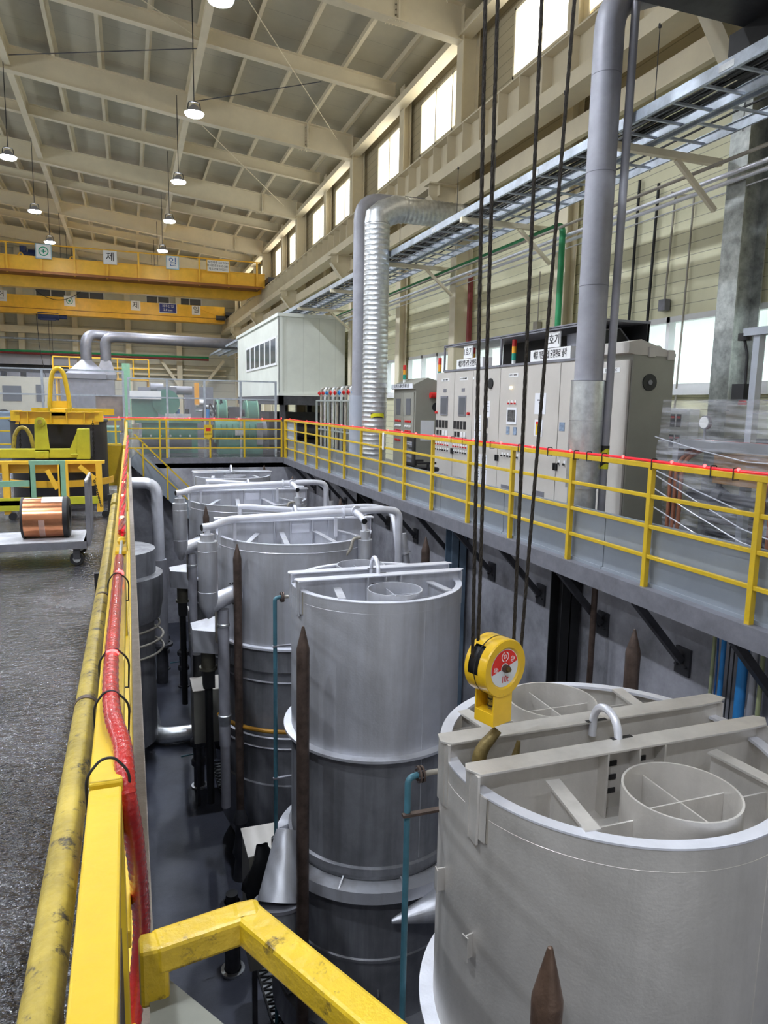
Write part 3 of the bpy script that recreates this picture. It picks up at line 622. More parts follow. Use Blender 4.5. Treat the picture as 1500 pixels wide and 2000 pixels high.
# ================================================================== BELL FURNACES
def rim_pts(r, n): return [(r*math.cos(2*PI*i/n), r*math.sin(2*PI*i/n)) for i in range(n)]
def beam_I(b, x0, x1, y, z0, z1, fl, tf=.015, side=0):
    b.box(x0, y-.006, z0, x1, y+.006, z1)
    return b
def base_parts(t, cx, cy, R, m_up, m_dn, zr_):
    c = (cx, cy, 0)
    # weld flanges and base
    MB().lathe([(R, -1.455), (R+.075, -1.46), (R+.075, -1.485), (R, -1.49)], c, 96).build('flange_ring', SILVER, t)
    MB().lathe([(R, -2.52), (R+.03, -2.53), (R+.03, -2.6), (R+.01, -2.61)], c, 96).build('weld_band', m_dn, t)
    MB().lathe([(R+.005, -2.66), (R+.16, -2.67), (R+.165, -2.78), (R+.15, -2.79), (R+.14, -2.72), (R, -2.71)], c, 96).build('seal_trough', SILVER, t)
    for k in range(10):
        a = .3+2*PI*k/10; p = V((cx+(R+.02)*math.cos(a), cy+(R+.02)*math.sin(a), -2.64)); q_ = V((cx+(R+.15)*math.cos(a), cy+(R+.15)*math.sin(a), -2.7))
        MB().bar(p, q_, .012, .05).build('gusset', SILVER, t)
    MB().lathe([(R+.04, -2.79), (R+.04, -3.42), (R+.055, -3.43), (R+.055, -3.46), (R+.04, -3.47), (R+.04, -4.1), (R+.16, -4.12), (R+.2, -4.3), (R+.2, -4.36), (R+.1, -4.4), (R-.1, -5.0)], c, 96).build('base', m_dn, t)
    for k in range(6):
        a = .2+2*PI*k/6; ca, sa = math.cos(a), math.sin(a)
        ax = (V((-sa, ca, 0)), V((ca, sa, 0)), V((0, 0, 1))); o = V((cx, cy, 0))
        b = MB().obox(o+ax[1]*(R+.1)+V((0,0,-4.05)), .09, .06, .012, ax)
        for s_ in (-.07, .07): b.obox(o+ax[1]*(R+.08)+ax[0]*s_+V((0,0,-3.9)), .006, .045, .16, ax)
        b.build('foot_bracket', m_dn, t)
def cooling_bell(cx, cy, R, z, label, near=False):
    t = thing('cooling_bell', label, 'cooling bell', (cx, cy, ZP), 'cooling bells')
    m = SILVERB if near else SILVER
    a_cut = .12                                                   # notches of the shell where the girders sit
    c = (cx, cy, 0); th = .016
    MB().lathe([(R, -1.47), (R, z)], c, 128).lathe([(R-th, z), (R-th, z-.62)], c, 128).build('shell', m, t)
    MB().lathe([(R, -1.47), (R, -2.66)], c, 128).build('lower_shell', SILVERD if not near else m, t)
    MB().lathe([(R+.003, z-.005), (R+.003, z+.004), (R-.055, z+.004), (R-.055, z-.012), (R-.02, z-.012)], c, 128).build('rim', BRIGHT, t)
    zf = z-.235
    MB().lathe([(R-th, zf), (0.001, zf)], c, 96).build('top_plate', m, t)
    base_parts(t, cx, cy, R, m, SILVERD, z)
    # vertical seam
    for a in (-1.35, .4, 2.3): MB().cyl((cx+R*math.cos(a), cy+R*math.sin(a), z-.01), (cx+R*math.cos(a), cy+R*math.sin(a), -2.5), .003, 6).build('weld_seam', m, t)
    MB().lathe([(R, z-.097), (R+.0012, z-.098), (R, z-.099)], c, 128).build('weld_seam', m, t)
    # two channel girders
    g = .135; L = R*1.005; zt = z+.085
    for s in (-1, 1):
        yy = cy+s*g
        b = MB().box(cx-L, yy-.006, zf, cx+L, yy+.006, zt)                       # web
        b.build('girder_web', m, t)
        y0, y1 = (yy-.075, yy+.04) if s < 0 else (yy-.04, yy+.075)
        b = MB().prism([(cx-L-.02, yy, zt), (cx-L+.02, y0, zt), (cx-L+.17, y0-.0, zt), (cx+L-.17, y0, zt), (cx+L-.02, y0+.01, zt), (cx+L+.04, yy, zt), (cx+L+.0, y1, zt), (cx+L-.2, y1+.0, zt), (cx-L+.2, y1, zt), (cx-L, y1, zt)], (0, 0, .012))
        b.build('girder_flange', BRIGHT if not near else m, t, .002)
        for xx in (-L+.005, L-.02): MB().box(cx+xx, y0, zf, cx+xx+.012, y1, zt).build('end_plate', m, t)
        # stiffener box under lug
        o_ = s*-1
        for xx in (-.16, .02, .17): MB().box(cx+xx, yy+s*.006, zf, cx+xx+.01, yy+s*.075, zt).build('girder_rib', m, t)
        for xx in (-.1, .07):
            for zz_ in (.1, .17, .24): MB().box(cx+xx, yy+s*.006, zt-zz_, cx+xx+.045, yy+s*.012, zt-zz_+.025).build('slot_hole', BLACK, t)
        for xx in (-.46, .46):                                          # beam from girder to rim
            y_in, y_out = yy+s*.08, cy+s*math.sqrt(max(.01, (R-.05)**2-(xx*1.12)**2))
            b = MB().bar((cx+xx, y_in, z+.01), (cx+xx*1.12, y_out, z+.005), .07, .012).bar((cx+xx, y_in, z-.09), (cx+xx*1.12, y_out, z-.09), .01, .19)
            b.build('deck_rib', m, t)
        yo = cy+s*.51; ro = .25                                         # the round opening
        MB().lathe([(ro, zf), (ro, z+.045), (ro-.01, z+.045), (ro-.01, zf)], (cx, yo, 0), 64).build('opening_collar', m, t)
        MB().box(cx-ro+.01, yo-.004, zf+.02, cx+ro-.01, yo+.004, z-.01).box(cx-.004, yo-ro+.01, zf+.02, cx+.004, yo+ro-.01, z-.012).build('cross_plate', m, t)
        MB().box(cx-.19, yo-.14, zf+.001, cx-.09, yo-.05, zf+.004).box(cx+.06, yo-.19, zf+.001, cx+.16, yo-.08, zf+.004).build('vent_hole', INK, t)
        for xs in (-1, 1):
            MB().box(cx+xs*ro, yo-.004, zf, cx+xs*math.sqrt((R-.03)**2-.51**2), yo+.004, z-.05).build('radial_rib', m, t)
    # lifting lug between girders
    MB().tube([(cx-.02, cy-.1, z+.02), (cx-.02, cy-.1, z+.13), (cx-.02, cy-.06, z+.19), (cx-.02, cy, z+.208), (cx-.02, cy+.06, z+.19), (cx-.02, cy+.1, z+.13), (cx-.02, cy+.1, z+.02)] if near else
              [(cx-.02, cy-g*.8, z+.02), (cx-.02, cy-g*.8, z+.14), (cx-.02, cy-g*.4, z+.21), (cx-.02, cy, z+.23), (cx-.02, cy+g*.4, z+.21), (cx-.02, cy+g*.8, z+.14), (cx-.02, cy+g*.8, z+.02)], .02, 14, .05).build('lifting_lug', BRIGHT, t)
    for s in (-1, 1): MB().box(cx-.06, cy+s*.1-.012, zt+.0125, cx+.06, cy+s*.1+.014, zt+.0135).build('lug_slot', INK, t)
    # corner shields at the girder ends
    for (aa, ab) in ((PI+.165, PI+.30), (PI-.30, PI-.2)):
        MB().lathe([(R+.001, z+.0), (R+.012, z+.0), (R+.012, z-.21), (R+.001, z-.215)], c, 8, aa, ab).build('shield_plate', m, t)
        for e_ in (aa, ab): p = V((cx+R*math.cos(e_), cy+R*math.sin(e_), 0)); MB().box(p.x-.008, p.y-.002, z-.21, p.x+.004, p.y+.002, z).build('shield_edge', TANPIPE, t)
    MB().box(cx-R+.02, cy-.1, z-.12, cx-R+.14, cy+.1, z-.11).build('notch_sill', m, t)
    if near:
        for a, zz_ in ((3.02, -.66), (3.36, -.80)):
            x_, y_ = cx+R*math.cos(a), cy+R*math.sin(a)
            ax = (V((-math.sin(a), math.cos(a), 0)), V((math.cos(a), math.sin(a), 0)), V((0, 0, 1)))
            MB().obox((x_+.02*math.cos(a), y_+.02*math.sin(a), zz_), .004, .022, .06, ax).obox((x_+.042*math.cos(a), y_+.042*math.sin(a), zz_), .02, .003, .06, ax).build('clip_bracket', m, t)
    return t
T1 = cooling_bell(2.22, 2.79, .838, -.05, 'nearest big silver cooling bell at the lower right, its crossed round openings in full view', True)
T2 = cooling_bell(2.22, 6.37, .822, -.05, 'silver cooling bell in the middle of the pit with two open round collars on top')
T5 = cooling_bell(2.26, 17.0, .89, -.06, 'farthest silver cooling bell, standing before the far pit wall')

def heating_bell(cx, cy, R, z, label):
    t = thing('heating_bell', label, 'heating bell', (cx, cy, ZP), 'heating bells'); c = (cx, cy, 0); m = SILVER
    MB().lathe([(R, -1.62), (R, z), (R-.02, z), (R-.02, z-.4)], c, 128).build('shell', m, t)
    MB().lathe([(R+.002, z-.11), (R+.006, z-.115), (R+.002, z-.12)], c, 128).build('weld_seam', BRIGHT, t)
    MB().lathe([(R, -1.6), (R+.05, -1.61), (R+.05, -1.64), (R, -1.65)], c, 128).build('flange_ring', BRIGHT, t)
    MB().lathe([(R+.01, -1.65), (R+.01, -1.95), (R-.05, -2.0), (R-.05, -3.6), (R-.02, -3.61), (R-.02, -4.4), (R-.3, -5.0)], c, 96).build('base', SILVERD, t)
    for zz_ in (-2.1, -2.9, -3.05): MB().lathe([(R-.04, zz_), (R-.01, zz_-.01), (R-.04, zz_-.02)], c, 96).build('hoop', m, t)
    MB().lathe([(R-.02, z-.17), (0.001, z-.17)], c, 96).build('top_plate', m, t)
    MB().lathe([(R+.003, z-.005), (R+.003, z+.004), (R-.05, z+.004), (R-.05, z-.01)], c, 128).build('rim', BRIGHT, t)
    zt = z+.2; g = .17
    for s in (-1, 1):
        yy = cy+s*g
        MB().box(cx-R, yy-.006, z-.17, cx+R, yy+.006, zt-.02).build('girder_web', m, t)
        MB().box(cx-R-.02, yy-.06, zt-.02, cx+R+.02, yy+.06, zt).build('girder_flange', BRIGHT, t)
        b = MB()
        for xx in (-R+.02, -.35, -.12, .2, .44, R-.03): b.box(cx+xx, yy+s*.006, z-.17, cx+xx+.012, yy+s*.055, zt-.02)
        b.build('girder_rib', m, t)
        MB().box(cx-.09, yy+s*.007, z-.0, cx+.17, yy+s*.02, z+.13).build('bolted_plate', BRIGHT, t)
        for xx in (-.72, -.3, .3, .72):
            y_out = cy+s*math.sqrt((R-.04)**2-(xx*1.1)**2)
            MB().bar((cx+xx*.8, yy+s*.04, z+.02), (cx+xx*1.1, y_out, z), .07, .012).bar((cx+xx*.8, yy+s*.04, z-.08), (cx+xx*1.1, y_out, z-.08), .01, .16).build('deck_rib', m, t)
    MB().tube([(cx, cy-.09, zt), (cx, cy-.09, zt+.1), (cx, cy, zt+.17), (cx, cy+.09, zt+.1), (cx, cy+.09, zt)], .024, 12, .07).build('lifting_lug', BRIGHT, t)
    # header pipe and branches; dx measured from the axis
    yh = cy-.6
    MB().tube([(cx-1.40, cy-.86, z+.24), (cx-1.27, cy-.83, z+.245), (cx-1.05, yh, z+.29), (cx+1.15, yh, z+.36), (cx+1.4, yh, z+.33), (cx+1.4, yh, -1.3)], .052, 18, .16).build('header_pipe', BRIGHT, t)
    MB().cyl((cx-1.408, cy-.862, z+.24), (cx-1.395, cy-.858, z+.24), .042, 16).build('pipe_mouth', INK, t); MB().cyl((cx+.76, yh-.362, z+.257), (cx+.76, yh-.345, z+.26), .038, 16).build('pipe_mouth', INK, t)
    MB().tube([(cx-1.335, cy-.85, z+.22), (cx-1.335, cy-.85, z+.1)], .04, 14).build('tee', BRIGHT, t)
    MB().lathe([(.0005, z-.98), (.05, z-.95), (.125, z-.78), (.125, z+.06), (.09, z+.061), (.09, z+.15), (.0005, z+.155)], (cx-1.335, cy-.85, 0), 32).build('recuperator', m, t)
    for zz_ in (z-.06, z-.6): MB().lathe([(.126, zz_), (.129, zz_-.003), (.126, zz_-.006)], (cx-1.335, cy-.85, 0), 32).build('weld_seam', BRIGHT, t)
    MB().tube([(cx-1.335, cy-.85, z-.80), (cx-1.15, cy-.76, z-.74), (cx-.98, cy-.675, z-.70)], [.115, .115, .115], 24).build('inlet_elbow', m, t)
    d = V((.90, .44, 0)).normalized(); p = V((cx-.985, cy-.68, z-.70)); MB().cyl(p, p+d*.03, .16, 28).build('bolt_flange', m, t)
    b = MB()
    for k in range(12):
        a = 2*PI*k/12; ax = d.cross(V((0,0,1))); o = p+ax*.14*math.cos(a)+V((0,0,1))*.14*math.sin(a); b.cyl(o-d*.015, o, .012, 6)
    b.build('bolt', DARKG, t)['kind'] = 'stuff'
    MB().tube([(cx+.72, yh, z+.35), (cx+.76, yh-.2, z+.3), (cx+.76, yh-.35, z+.26)], .045, 14, .05).build('branch_pipe', BRIGHT, t)
    MB().cyl((cx+.55, yh, z+.335), (cx+.57, yh, z+.335), .085, 20).build('pipe_flange', BRIGHT, t); MB().cyl((cx+.74, yh-.02, z+.35), (cx+.745, yh-.04, z+.35), .08, 20).build('pipe_flange', BRIGHT, t)
    MB().lathe([(.0005, z-1.0), (.1, z-1.0), (.1, z-.0), (.07, z+.0), (.07, z+.12), (.0005, z+.125)], (cx+.78, yh-.32, 0), 28).build('right_recuperator', m, t)
    MB().cyl((cx+.78, yh-.32, z+.12), (cx+.77, yh-.3, z+.22), .035, 12).build('tee', BRIGHT, t)
    MB().tube([(cx+.7, yh-.34, z+.03), (cx+.58, yh-.4, z+.03), (cx+.56, yh-.4, z-.1), (cx+.45, yh-.38, z-.24)], .022, 10, .05).build('drain_pipe', TANPIPE, t)
    MB().tube([(cx-.75, cy+.5, z+.3), (cx-.6, cy+.5, z+.3), (cx+.2, cy+.46, z+.22), (cx+1.3, cy+.4, z+.27), (cx+1.62, cy+.3, z+.2), (cx+1.62, cy+.1, z-.1), (cx+1.6, cy-.2, z-.9)], .042, 14, .15).build('gas_pipe', BRIGHT, t)
    MB().tube([(cx-.72, cy+.5, z+.32), (cx-.72, cy+.5, z+.12)], .035, 14).build('tee', BRIGHT, t)
    MB().cyl((cx+1.55, cy-.35, z-.05), (cx+1.62, cy-.45, z-.75), .065, 18).cyl((cx+1.58, cy-.4, z-.33), (cx+1.59, cy-.41, z-.36), .085, 18).build('exhaust_pipe', SILVER, t)
    for xx in (-.95, .45):
        MB().box(cx+xx-.02, yh-.02, z+.0, cx+xx+.02, yh+.02, z+.27).build('pipe_bracket', BRIGHT, t)
    # gas ring lower down (amber)
    MB().tube([(cx+(R+.09)*math.cos(a), cy+(R+.09)*math.sin(a), -2.75) for a in [math.radians(v) for v in range(195, 320, 6)]], .03, 10).tube([(cx+.12, cy-R-.1, -2.75), (cx+.12, cy-R-.12, -4.1)], .03, 10).build('amber_gas_pipe', mat('amber_pipe', (0.45, 0.22, 0.02), .45, .1, .2, 5), t)
    # burner box on the left
    b = MB().prism([(cx-1.5, cy-.25, -1.5), (cx-1.5, cy+.1, -1.5), (cx-1.1, cy+.35, -1.5), (cx-.95, cy-.1, -1.5), (cx-1.15, cy-.45, -1.5)], (0, 0, -.32)); b.build('burner_box', m, t)
    MB().cyl((cx-1.28, cy-.1, -1.82), (cx-1.28, cy-.1, -2.1), .1, 18).cyl((cx-1.28, cy-.1, -2.1), (cx-1.28, cy-.1, -2.14), .13, 18).build('burner_flange', mat('olive_casting', (0.17, 0.16, 0.12), .5, .2, .2), t)
    MB().box(cx-1.36, cy-.2, -2.4, cx-1.2, cy, -2.14).cyl((cx-1.28, cy-.1, -2.4), (cx-1.28, cy-.1, -4.2), .055, 12).build('valve_stem', BLACK, t)
    MB().tube([(cx-1.2, cy-.52, z-.9), (cx-1.2, cy-.52, -1.62), (cx-1.05, cy-.5, -1.66)], .022, 10, .05).build('drain_pipe', TANPIPE, t)
    MB().cyl((cx-1.14, cy-.78, -1.08), (cx-1.14, cy-.78, -3.0), .075, 18).cyl((cx-1.14, cy-.78, -3.0), (cx-1.14, cy-.78, -3.9), .065, 18).build('flue_pipe', GREYP, t)
    MB().lathe([(.075, -2.55), (.09, -2.56), (.07, -2.75), (.066, -2.76)], (cx-1.14, cy-.78, 0), 20).build('flue_collar', GALV, t); MB().lathe([(.076, -1.27), (.086, -1.28), (.086, -1.31), (.076, -1.32)], (cx-1.14, cy-.78, 0), 20).build('flue_collar', GALV, t)
    return t
T3 = heating_bell(2.24, 10.1, 1.12, -.2, 'large silver heating bell behind the middle cooling bell, under white header pipes')
T4 = copy_tree(T3); T4.location = (2.14, 13.8, ZP); T4['label'] = 'large silver heating bell farther back, fourth in the pit row'; LABELS[T4['label']] = T4.name

# guide posts
def guide_post(x, y, z, r, label, m=BROWN):
    t = thing('guide_post', label, 'post', (x, y, ZP), 'guide posts')
    MB().lathe([(.0005, z), (.009, z-.005), (.013, z-.018), (r, z-.2), (r+.001, z-.225), (r, z-.27)], (x, y, 0), 24).build('pointed_tip', m, t)
    MB().cyl((x, y, z-.27), (x, y, -4.0), r, 24).build('pole', m, t)
    MB().lathe([(r, -3.95), (r+.015, -4.0), (r+.05, -4.14), (r+.02, -4.2), (r+.02, -4.4), (r+.06, -4.6), (r+.02, -4.7), (r+.06, -5.0)], (x, y, 0), 24).build('socket', DARKG, t)
    return t
for (px, py_), lab in (((1075, 1848), 'rusty pointed guide post before the nearest bell at the bottom of the photo'), ((592, 1222), 'dark pointed guide post before the middle cooling bell'), ((463, 1062), 'dark pointed guide post before the nearer heating bell'), ((402, 988), 'dark pointed guide post before the farther heating bell')):
    p = U(px, py_, z=-.2); guide_post(p.x, p.y, -.2, .055, lab, mat('brown_varnished_steel', (0.16, 0.10, 0.07), .35, .4, .3, 6, .2, 50) if px > 1000 else BROWN)
for (px, py_), lab in (((1240, 1228), 'dark pointed guide post by the pit wall behind the nearest bell'), ((832, 1048), 'dark pointed guide post by the pit wall behind the middle bell'), ((665, 972), 'dark pointed guide post by the pit wall behind the nearer heating bell'), ((516, 908), 'dark pointed guide post right of the farthest bell'), ((571, 930), 'dark pointed guide post by the pit wall behind the farther heating bell')):
    p = U(px, py_, z=-.17); guide_post(p.x, p.y, -.17, .062, lab)
# teal water pipes at the cooling bells
for (x, y, r, zb, R, cx, cy, lab) in ((U(797, 1520, y=3.1).x, 3.1, .0165, U(797, 1520, y=3.1).z, .838, 2.22, 2.79, 'teal water pipe with rusty flange beside the nearest cooling bell'), (U(537, 1168, y=6.65).x, 6.65, .02, U(537, 1168, y=6.65).z, .822, 2.22, 6.37, 'blue grey water pipe beside the middle cooling bell')):
    t = thing('water_pipe', lab, 'pipe', (x, y, ZP)); zt = zb; xs = cx-math.sqrt(R*R-(y-cy)**2)
    MB().tube([(x, y, ZP), (x, y, zt), (x+.07, y+.018, zt)], r, 14, .05).build('riser', TEAL, t)
    MB().cyl((x+.06, y+.018, zt), (x+.07, y+.018, zt), r*2.6, 16).build('flange', BROWN, t); MB().cyl((x+.078, y+.018, zt), (x+.088, y+.018, zt), r*2.6, 16).build('flange', BROWN, t)
    MB().cyl((x+.088, y+.018, zt), (xs+.02, y+.018, zt), r*.85, 12).build('stub', TANPIPE, t)
    b = MB()
    for q_ in range(6):
        a = 2*PI*q_/6; b.cyl((x+.05, y+.014+math.cos(a)*r*2, zt+math.sin(a)*r*2), (x+.098, y+.014+math.cos(a)*r*2, zt+math.sin(a)*r*2), .004, 6)
    b.build('bolt', DARKG, t)
    for zz_ in ((-.42,) if y < 4 else (-.72, -2.1, -2.75)): MB().box(x-.03, y-.03, zz_, xs+.015, y+.0, zz_+.014).build('pipe_clamp', FRAMEG if y > 4 else BROWN, t)
    if y > 4: MB().cyl((x, y, -2.75), (x, y, -2.8), r*2.4, 16).cyl((x, y, -2.82), (x, y, -2.87), r*2.4, 16).build('lower_flange', BLACK, t)
# big cone duct (right base of middle bell) and motor blower left of it
t = thing('cone_duct', 'pale cone duct leaving the base of the middle bell to the right', 'duct', (3.0, 5.8, -3.2))
a, b = U(765, 1800, y=5.35), U(865, 1760, y=5.35)
MB().cyl(a, b+V((.3, 0, 0)), .02, 24, .24).build('cone', SILVER, t)
t = thing('blower_motor', 'large grey blower with cone duct left of the middle bell base', 'blower', U(545, 1800, y=6.0))
a, b = U(560, 1620, y=6.2), U(545, 1760, y=5.9)
MB().cyl(a, b, .10, 28, .2).build('cone', SILVER, t)
c = U(545, 1815, y=5.85); e = (c-b).normalized()
MB().cyl(b, c, .215, 28).build('casing', SILVERD, t); MB().cyl(b-e*.01, b+e*.02, .235, 28).cyl(c, c+e*.03, .225, 28).build('flange', FRAMEG, t); MB().cyl(c+e*.03, c+e*.12, .16, 28).cyl(c+e*.12, c+e*.14, .05, 16).build('motor_end', BLACK, t)
# beige cabinets in the pit
for (px, py_, y, w_, d_, h_, lab) in ((518, 1640, 6.9, .42, .5, 1.3, 'beige electrical box in the pit left of the middle bell'), (405, 1335, 11.6, .5, .6, .9, 'beige electrical box in the pit beside the nearer heating bell'), (322+70, 1190, 15.4, .5, .5, .9, 'beige electrical box in the pit beside the farther heating bell')):
    p = U(px, py_, y=y); t = thing('junction_cabinet', lab, 'cabinet', (p.x, y, ZP))
    MB().box(p.x-w_/2, y-d_/2, p.z-h_, p.x+w_/2, y+d_/2, p.z).build('body', mat('junction_beige', (0.36, 0.35, 0.30), .5, 0, .06), t, .01)
    MB().box(p.x-w_/2-.01, y-d_/2-.01, p.z, p.x+w_/2+.01, y+d_/2+.01, p.z+.015).build('lid', CAB, t)
    MB().box(p.x-w_/2+.03, y-d_/2+.03, ZP, p.x-w_/2+.08, y-d_/2+.08, p.z-h_).box(p.x+w_/2-.08, y-d_/2+.03, ZP, p.x+w_/2-.03, y-d_/2+.08, p.z-h_).build('leg', DARKG, t)
# black cloth bag hanging on first box
# valves standing on the pit floor
for (x, y, zt, lab) in ((.96, 11.96, -2.6, 'dark valve riser on the pit floor by the nearer heating bell'), (.95, 7.64, -4.0, 'dark valve riser on the pit floor near the yellow ladder rail'), (1.03, 16.62, -2.2, 'valve riser with white pipe by the farther heating bell'), (.66, 17.9, -2.0, 'dark reducer standing under the tall grey pipe')):
    t = thing('valve_riser', lab, 'valve', (x, y, ZP)); z0 = ZP
    MB().lathe([(.14, z0), (.14, z0+.03), (.1, z0+.035)], (x, y, 0), 24).build('base_flange', GALV if y < 12 else DARKG, t)
    MB().lathe([(.09, z0+.03), (.09, z0+.4), (.13, z0+.42), (.13, z0+.5), (.09, z0+.52), (.1, z0+.75), (.14, z0+.78), (.14, z0+.86), (.09, z0+.9)], (x, y, 0), 24).build('valve_body', DARKG, t)
    MB().cyl((x, y, z0+.9), (x, y, zt), .07, 16).build('riser', BLACK if y < 12 else TANPIPE, t)
    MB().bar((x-.3, y-.05, z0+.62), (x+.05, y, z0+.62), .02, .02).build('valve_lever', TEAL, t)
# tall grey pipe at the left end of the pit, big floor duct
t = thing('bent_duct', 'tall bright grey pipe with a bend at the left side of the pit', 'duct', (.6, 17.8, ZP))
a = U(255, 943, y=17.0); b = U(305, 943, y=17.0); c = U(313, 1010, y=17.0)
MB().tube([(a.x-.6, 17.0, a.z), (b.x, 17.0, b.z), (b.x+.02, 17.0, -2.0)], .13, 20, .3).build('duct_bend', BRIGHT, t)
MB().cyl((b.x+.02, 17.0, -2.0), (b.x+.02, 17.0, -4.0), .165, 20).build('duct_sleeve', GREYP, t)
MB().lathe([(.19, -4.0), (.26, -4.02), (.26, -4.08), (.13, -4.1), (.13, -5.0)], (b.x+.02, 17.0, 0), 20).build('duct_base', DARKG, t)
t = thing('floor_duct', 'silver flexible duct lying on the pit floor with a right-angle bend', 'duct', (.2, 14, ZP))
a, b, c = U(285, 1330, z=-4.75), U(302, 1440, z=-4.8), U(395, 1428, z=-4.8)
MB().tube([a+(a-b)*.2, b, c+(c-b)*.15], .16, 20, .35).build('duct_body', GALV, t); MB().tube([a-V((0,0,.0)), a+V((.0, -.06, 0))], .19, 20).build('joint_band', BRIGHT, t)
# left tank partly under the floor edge
t = thing('side_vessel', 'grey round vessel with ring pipes half hidden by the left pit edge', 'vessel', (-.42, 13.4, ZP))
MB().lathe([(.75, -4.6), (.75, -2.3), (.86, -2.25), (.92, -1.9), (.92, -1.45), (.80, -1.42), (.80, -1.0), (.0005, -.95)], (-.42, 13.4, 0), 64).build('vessel_shell', SILVERD, t)
for zz_, r_ in ((-2.4, .84), (-2.62, .9), (-2.85, .9)): MB().tube([(-.42+r_*math.cos(2*PI*i/40), 13.4+r_*math.sin(2*PI*i/40), zz_) for i in range(40)], .022, 8, closed=True).build('ring_pipe', TANPIPE, t)
MB().box(-.7, 13.1, -5, -.1, 13.7, -4.6).build('pedestal', BLACK, t)
# grating strips with bright gaps
def grating(px, py_, lab, L=1.5, W=.3, rot=.2):
    p = U(px, py_, z=-4.985); b = MB(); n = 22; d = V((-math.sin(rot), math.cos(rot), 0)); e = V((math.cos(rot), math.sin(rot), 0))
    for i in range(n+1):
        a = p+d*(L*(i/n-.5)); b.bar(a-e*W/2, a+e*W/2+d*.09, .012, .02); b.bar(a-e*W/2+d*.09, a+e*W/2, .012, .02)
    for s in (-1, 1): b.bar(p-d*L/2+e*s*W/2, p+d*L/2+e*s*W/2, .02, .03)
    t = thing('floor_grating', lab, 'grating', p); b.build('mesh', BLACK, t)
    MB().obox(p-V((0,0,.013)), W/2, L/2, .002, (e, d, V((0,0,1)))).build('tray', GALV, t)
grating(452, 1560, 'black mesh grating strip on the pit floor by the nearer heating bell', 2.6, .28, .05)
grating(530, 1900, 'black mesh grating strip on the pit floor beneath the yellow ladder rail', 2.2, .3, .05)

# ================================================================== HOOK BLOCK AND ROPES
YH = 2.80
hc = U(966, 1306, y=YH); n_ = V((.32, -.947, 0)).normalized(); sd = V((-n_.y, n_.x, 0)); upv = V((0, 0, 1))   # n_: axis, sd: to the right
t = thing('hook_block', 'yellow ten tonne crane hook block hanging over the nearest bell', 'hook block', hc)
Rb = .137; hw = .062
fc = U(986, 1305, y=YH-.05); hc = fc-n_*hw
ax = (sd, upv, n_)
prof = [(Rb-.012, -hw), (Rb, -hw+.012), (Rb, -.003)]
a0, a1 = math.radians(212), math.radians(148)  # window opening on the left side, above the axis
def shellp(b, lo, hi):
    b.lathe([(Rb-.012, lo), (Rb, lo+.01), (Rb, hi-.01), (Rb-.012, hi)] , hc, 56, axis=ax); return b
b = MB()
# drum wall: solid left outside the rope window
wa, wb = math.radians(128), math.radians(188)
b.lathe([(Rb, -hw), (Rb, hw)], hc, 50, wb, wa+2*PI, ax)
b.lathe([(Rb, -hw), (Rb, -hw+.022)], hc, 12, wa, wb, ax).lathe([(Rb, hw-.04), (Rb, hw)], hc, 12, wa, wb, ax)
b.build('drum_cover', YGOLD, t)
MB().lathe([(Rb, hw), (Rb-.004, hw+.006), (Rb-.038, hw+.006), (Rb-.046, hw-.003), (.0005, hw-.003)], hc, 64, axis=ax).build('front_cheek', YGOLD, t)
MB().lathe([(Rb, -hw), (.0005, -hw)], hc, 64, axis=ax).build('rear_cheek', YGOLD, t)
MB().lathe([(Rb-.03, -hw+.005), (Rb-.012, -hw+.01), (Rb-.03, -.02), (Rb-.012, -.01), (Rb-.03, .008), (Rb-.012, .014), (Rb-.03, hw-.005)], hc, 48, axis=ax).build('sheave', BLACK, t)
MB().lathe([(Rb+.001, -.003), (Rb+.002, 0), (Rb+.001, .003)], hc, 64, axis=ax).build('cover_joint', BLACK, t)
# face label, red upper half / white lower half
Rl = .087; fz = hw-.001
def half(name, m, t0, t1, r, off):
    MB().lathe([(r, 0), (.0005, 0)], hc+n_*off, 30, t0, t1, ax).build(name, m, t)
MB().lathe([(Rl+.003, 0), (.0005, 0)], hc+n_*(fz-.0003), 60, axis=ax).build('label_edge', WHITE, t)
tl = math.radians(14)
half('label_white', mat('label_silver', (0.72, 0.74, 0.76), .4, .1, .03), PI+tl, 2*PI+tl, Rl, fz+.0004); half('label_red', mat('label_red', (0.75, 0.03, 0.02), .4, 0, 0), tl, PI+tl, Rl, fz+.0004)
MB().lathe([(.024, 0), (.0005, 0)], hc+n_*(fz+.0009), 30, axis=ax).build('label_boss', WHITE, t)
rt, ru = (sd*math.cos(tl)+upv*math.sin(tl)), (upv*math.cos(tl)-sd*math.sin(tl))
W2 = mat('label_ink_white', (0.85, 0.85, 0.85), .4, 0, 0); R2 = mat('label_ink_red', (0.55, 0.02, 0.02), .4, 0, 0)
fo = hc+n_*(fz+.0012)
text('label_text', '10t', .046, R2, t, fo-upv*.055+sd*.004, sd, upv, .0004, sx=.8)
text('label_text', 'D', .028, W2, t, fo+upv*.054, sd, upv, .0004)
MB().lathe([(.024, 0), (.020, 0)], fo+upv*.054, 20, math.radians(105), math.radians(255), ax).lathe([(.024, 0), (.020, 0)], fo+upv*.054, 20, math.radians(-75), math.radians(75), ax).build('label_ring', W2, t)
text('label_text', '동', .03, W2, t, fo-sd*.056+upv*.0, (-upv*-1*math.sin(1.2)+sd*math.cos(1.2)), (upv*math.cos(1.2)-sd*math.sin(1.2)), .0004)
text('label_text', '양', .03, W2, t, fo+sd*.05+upv*.034, (sd*math.cos(-.55)+upv*math.sin(-.55)), (upv*math.cos(-.55)-sd*math.sin(-.55)), .0004)
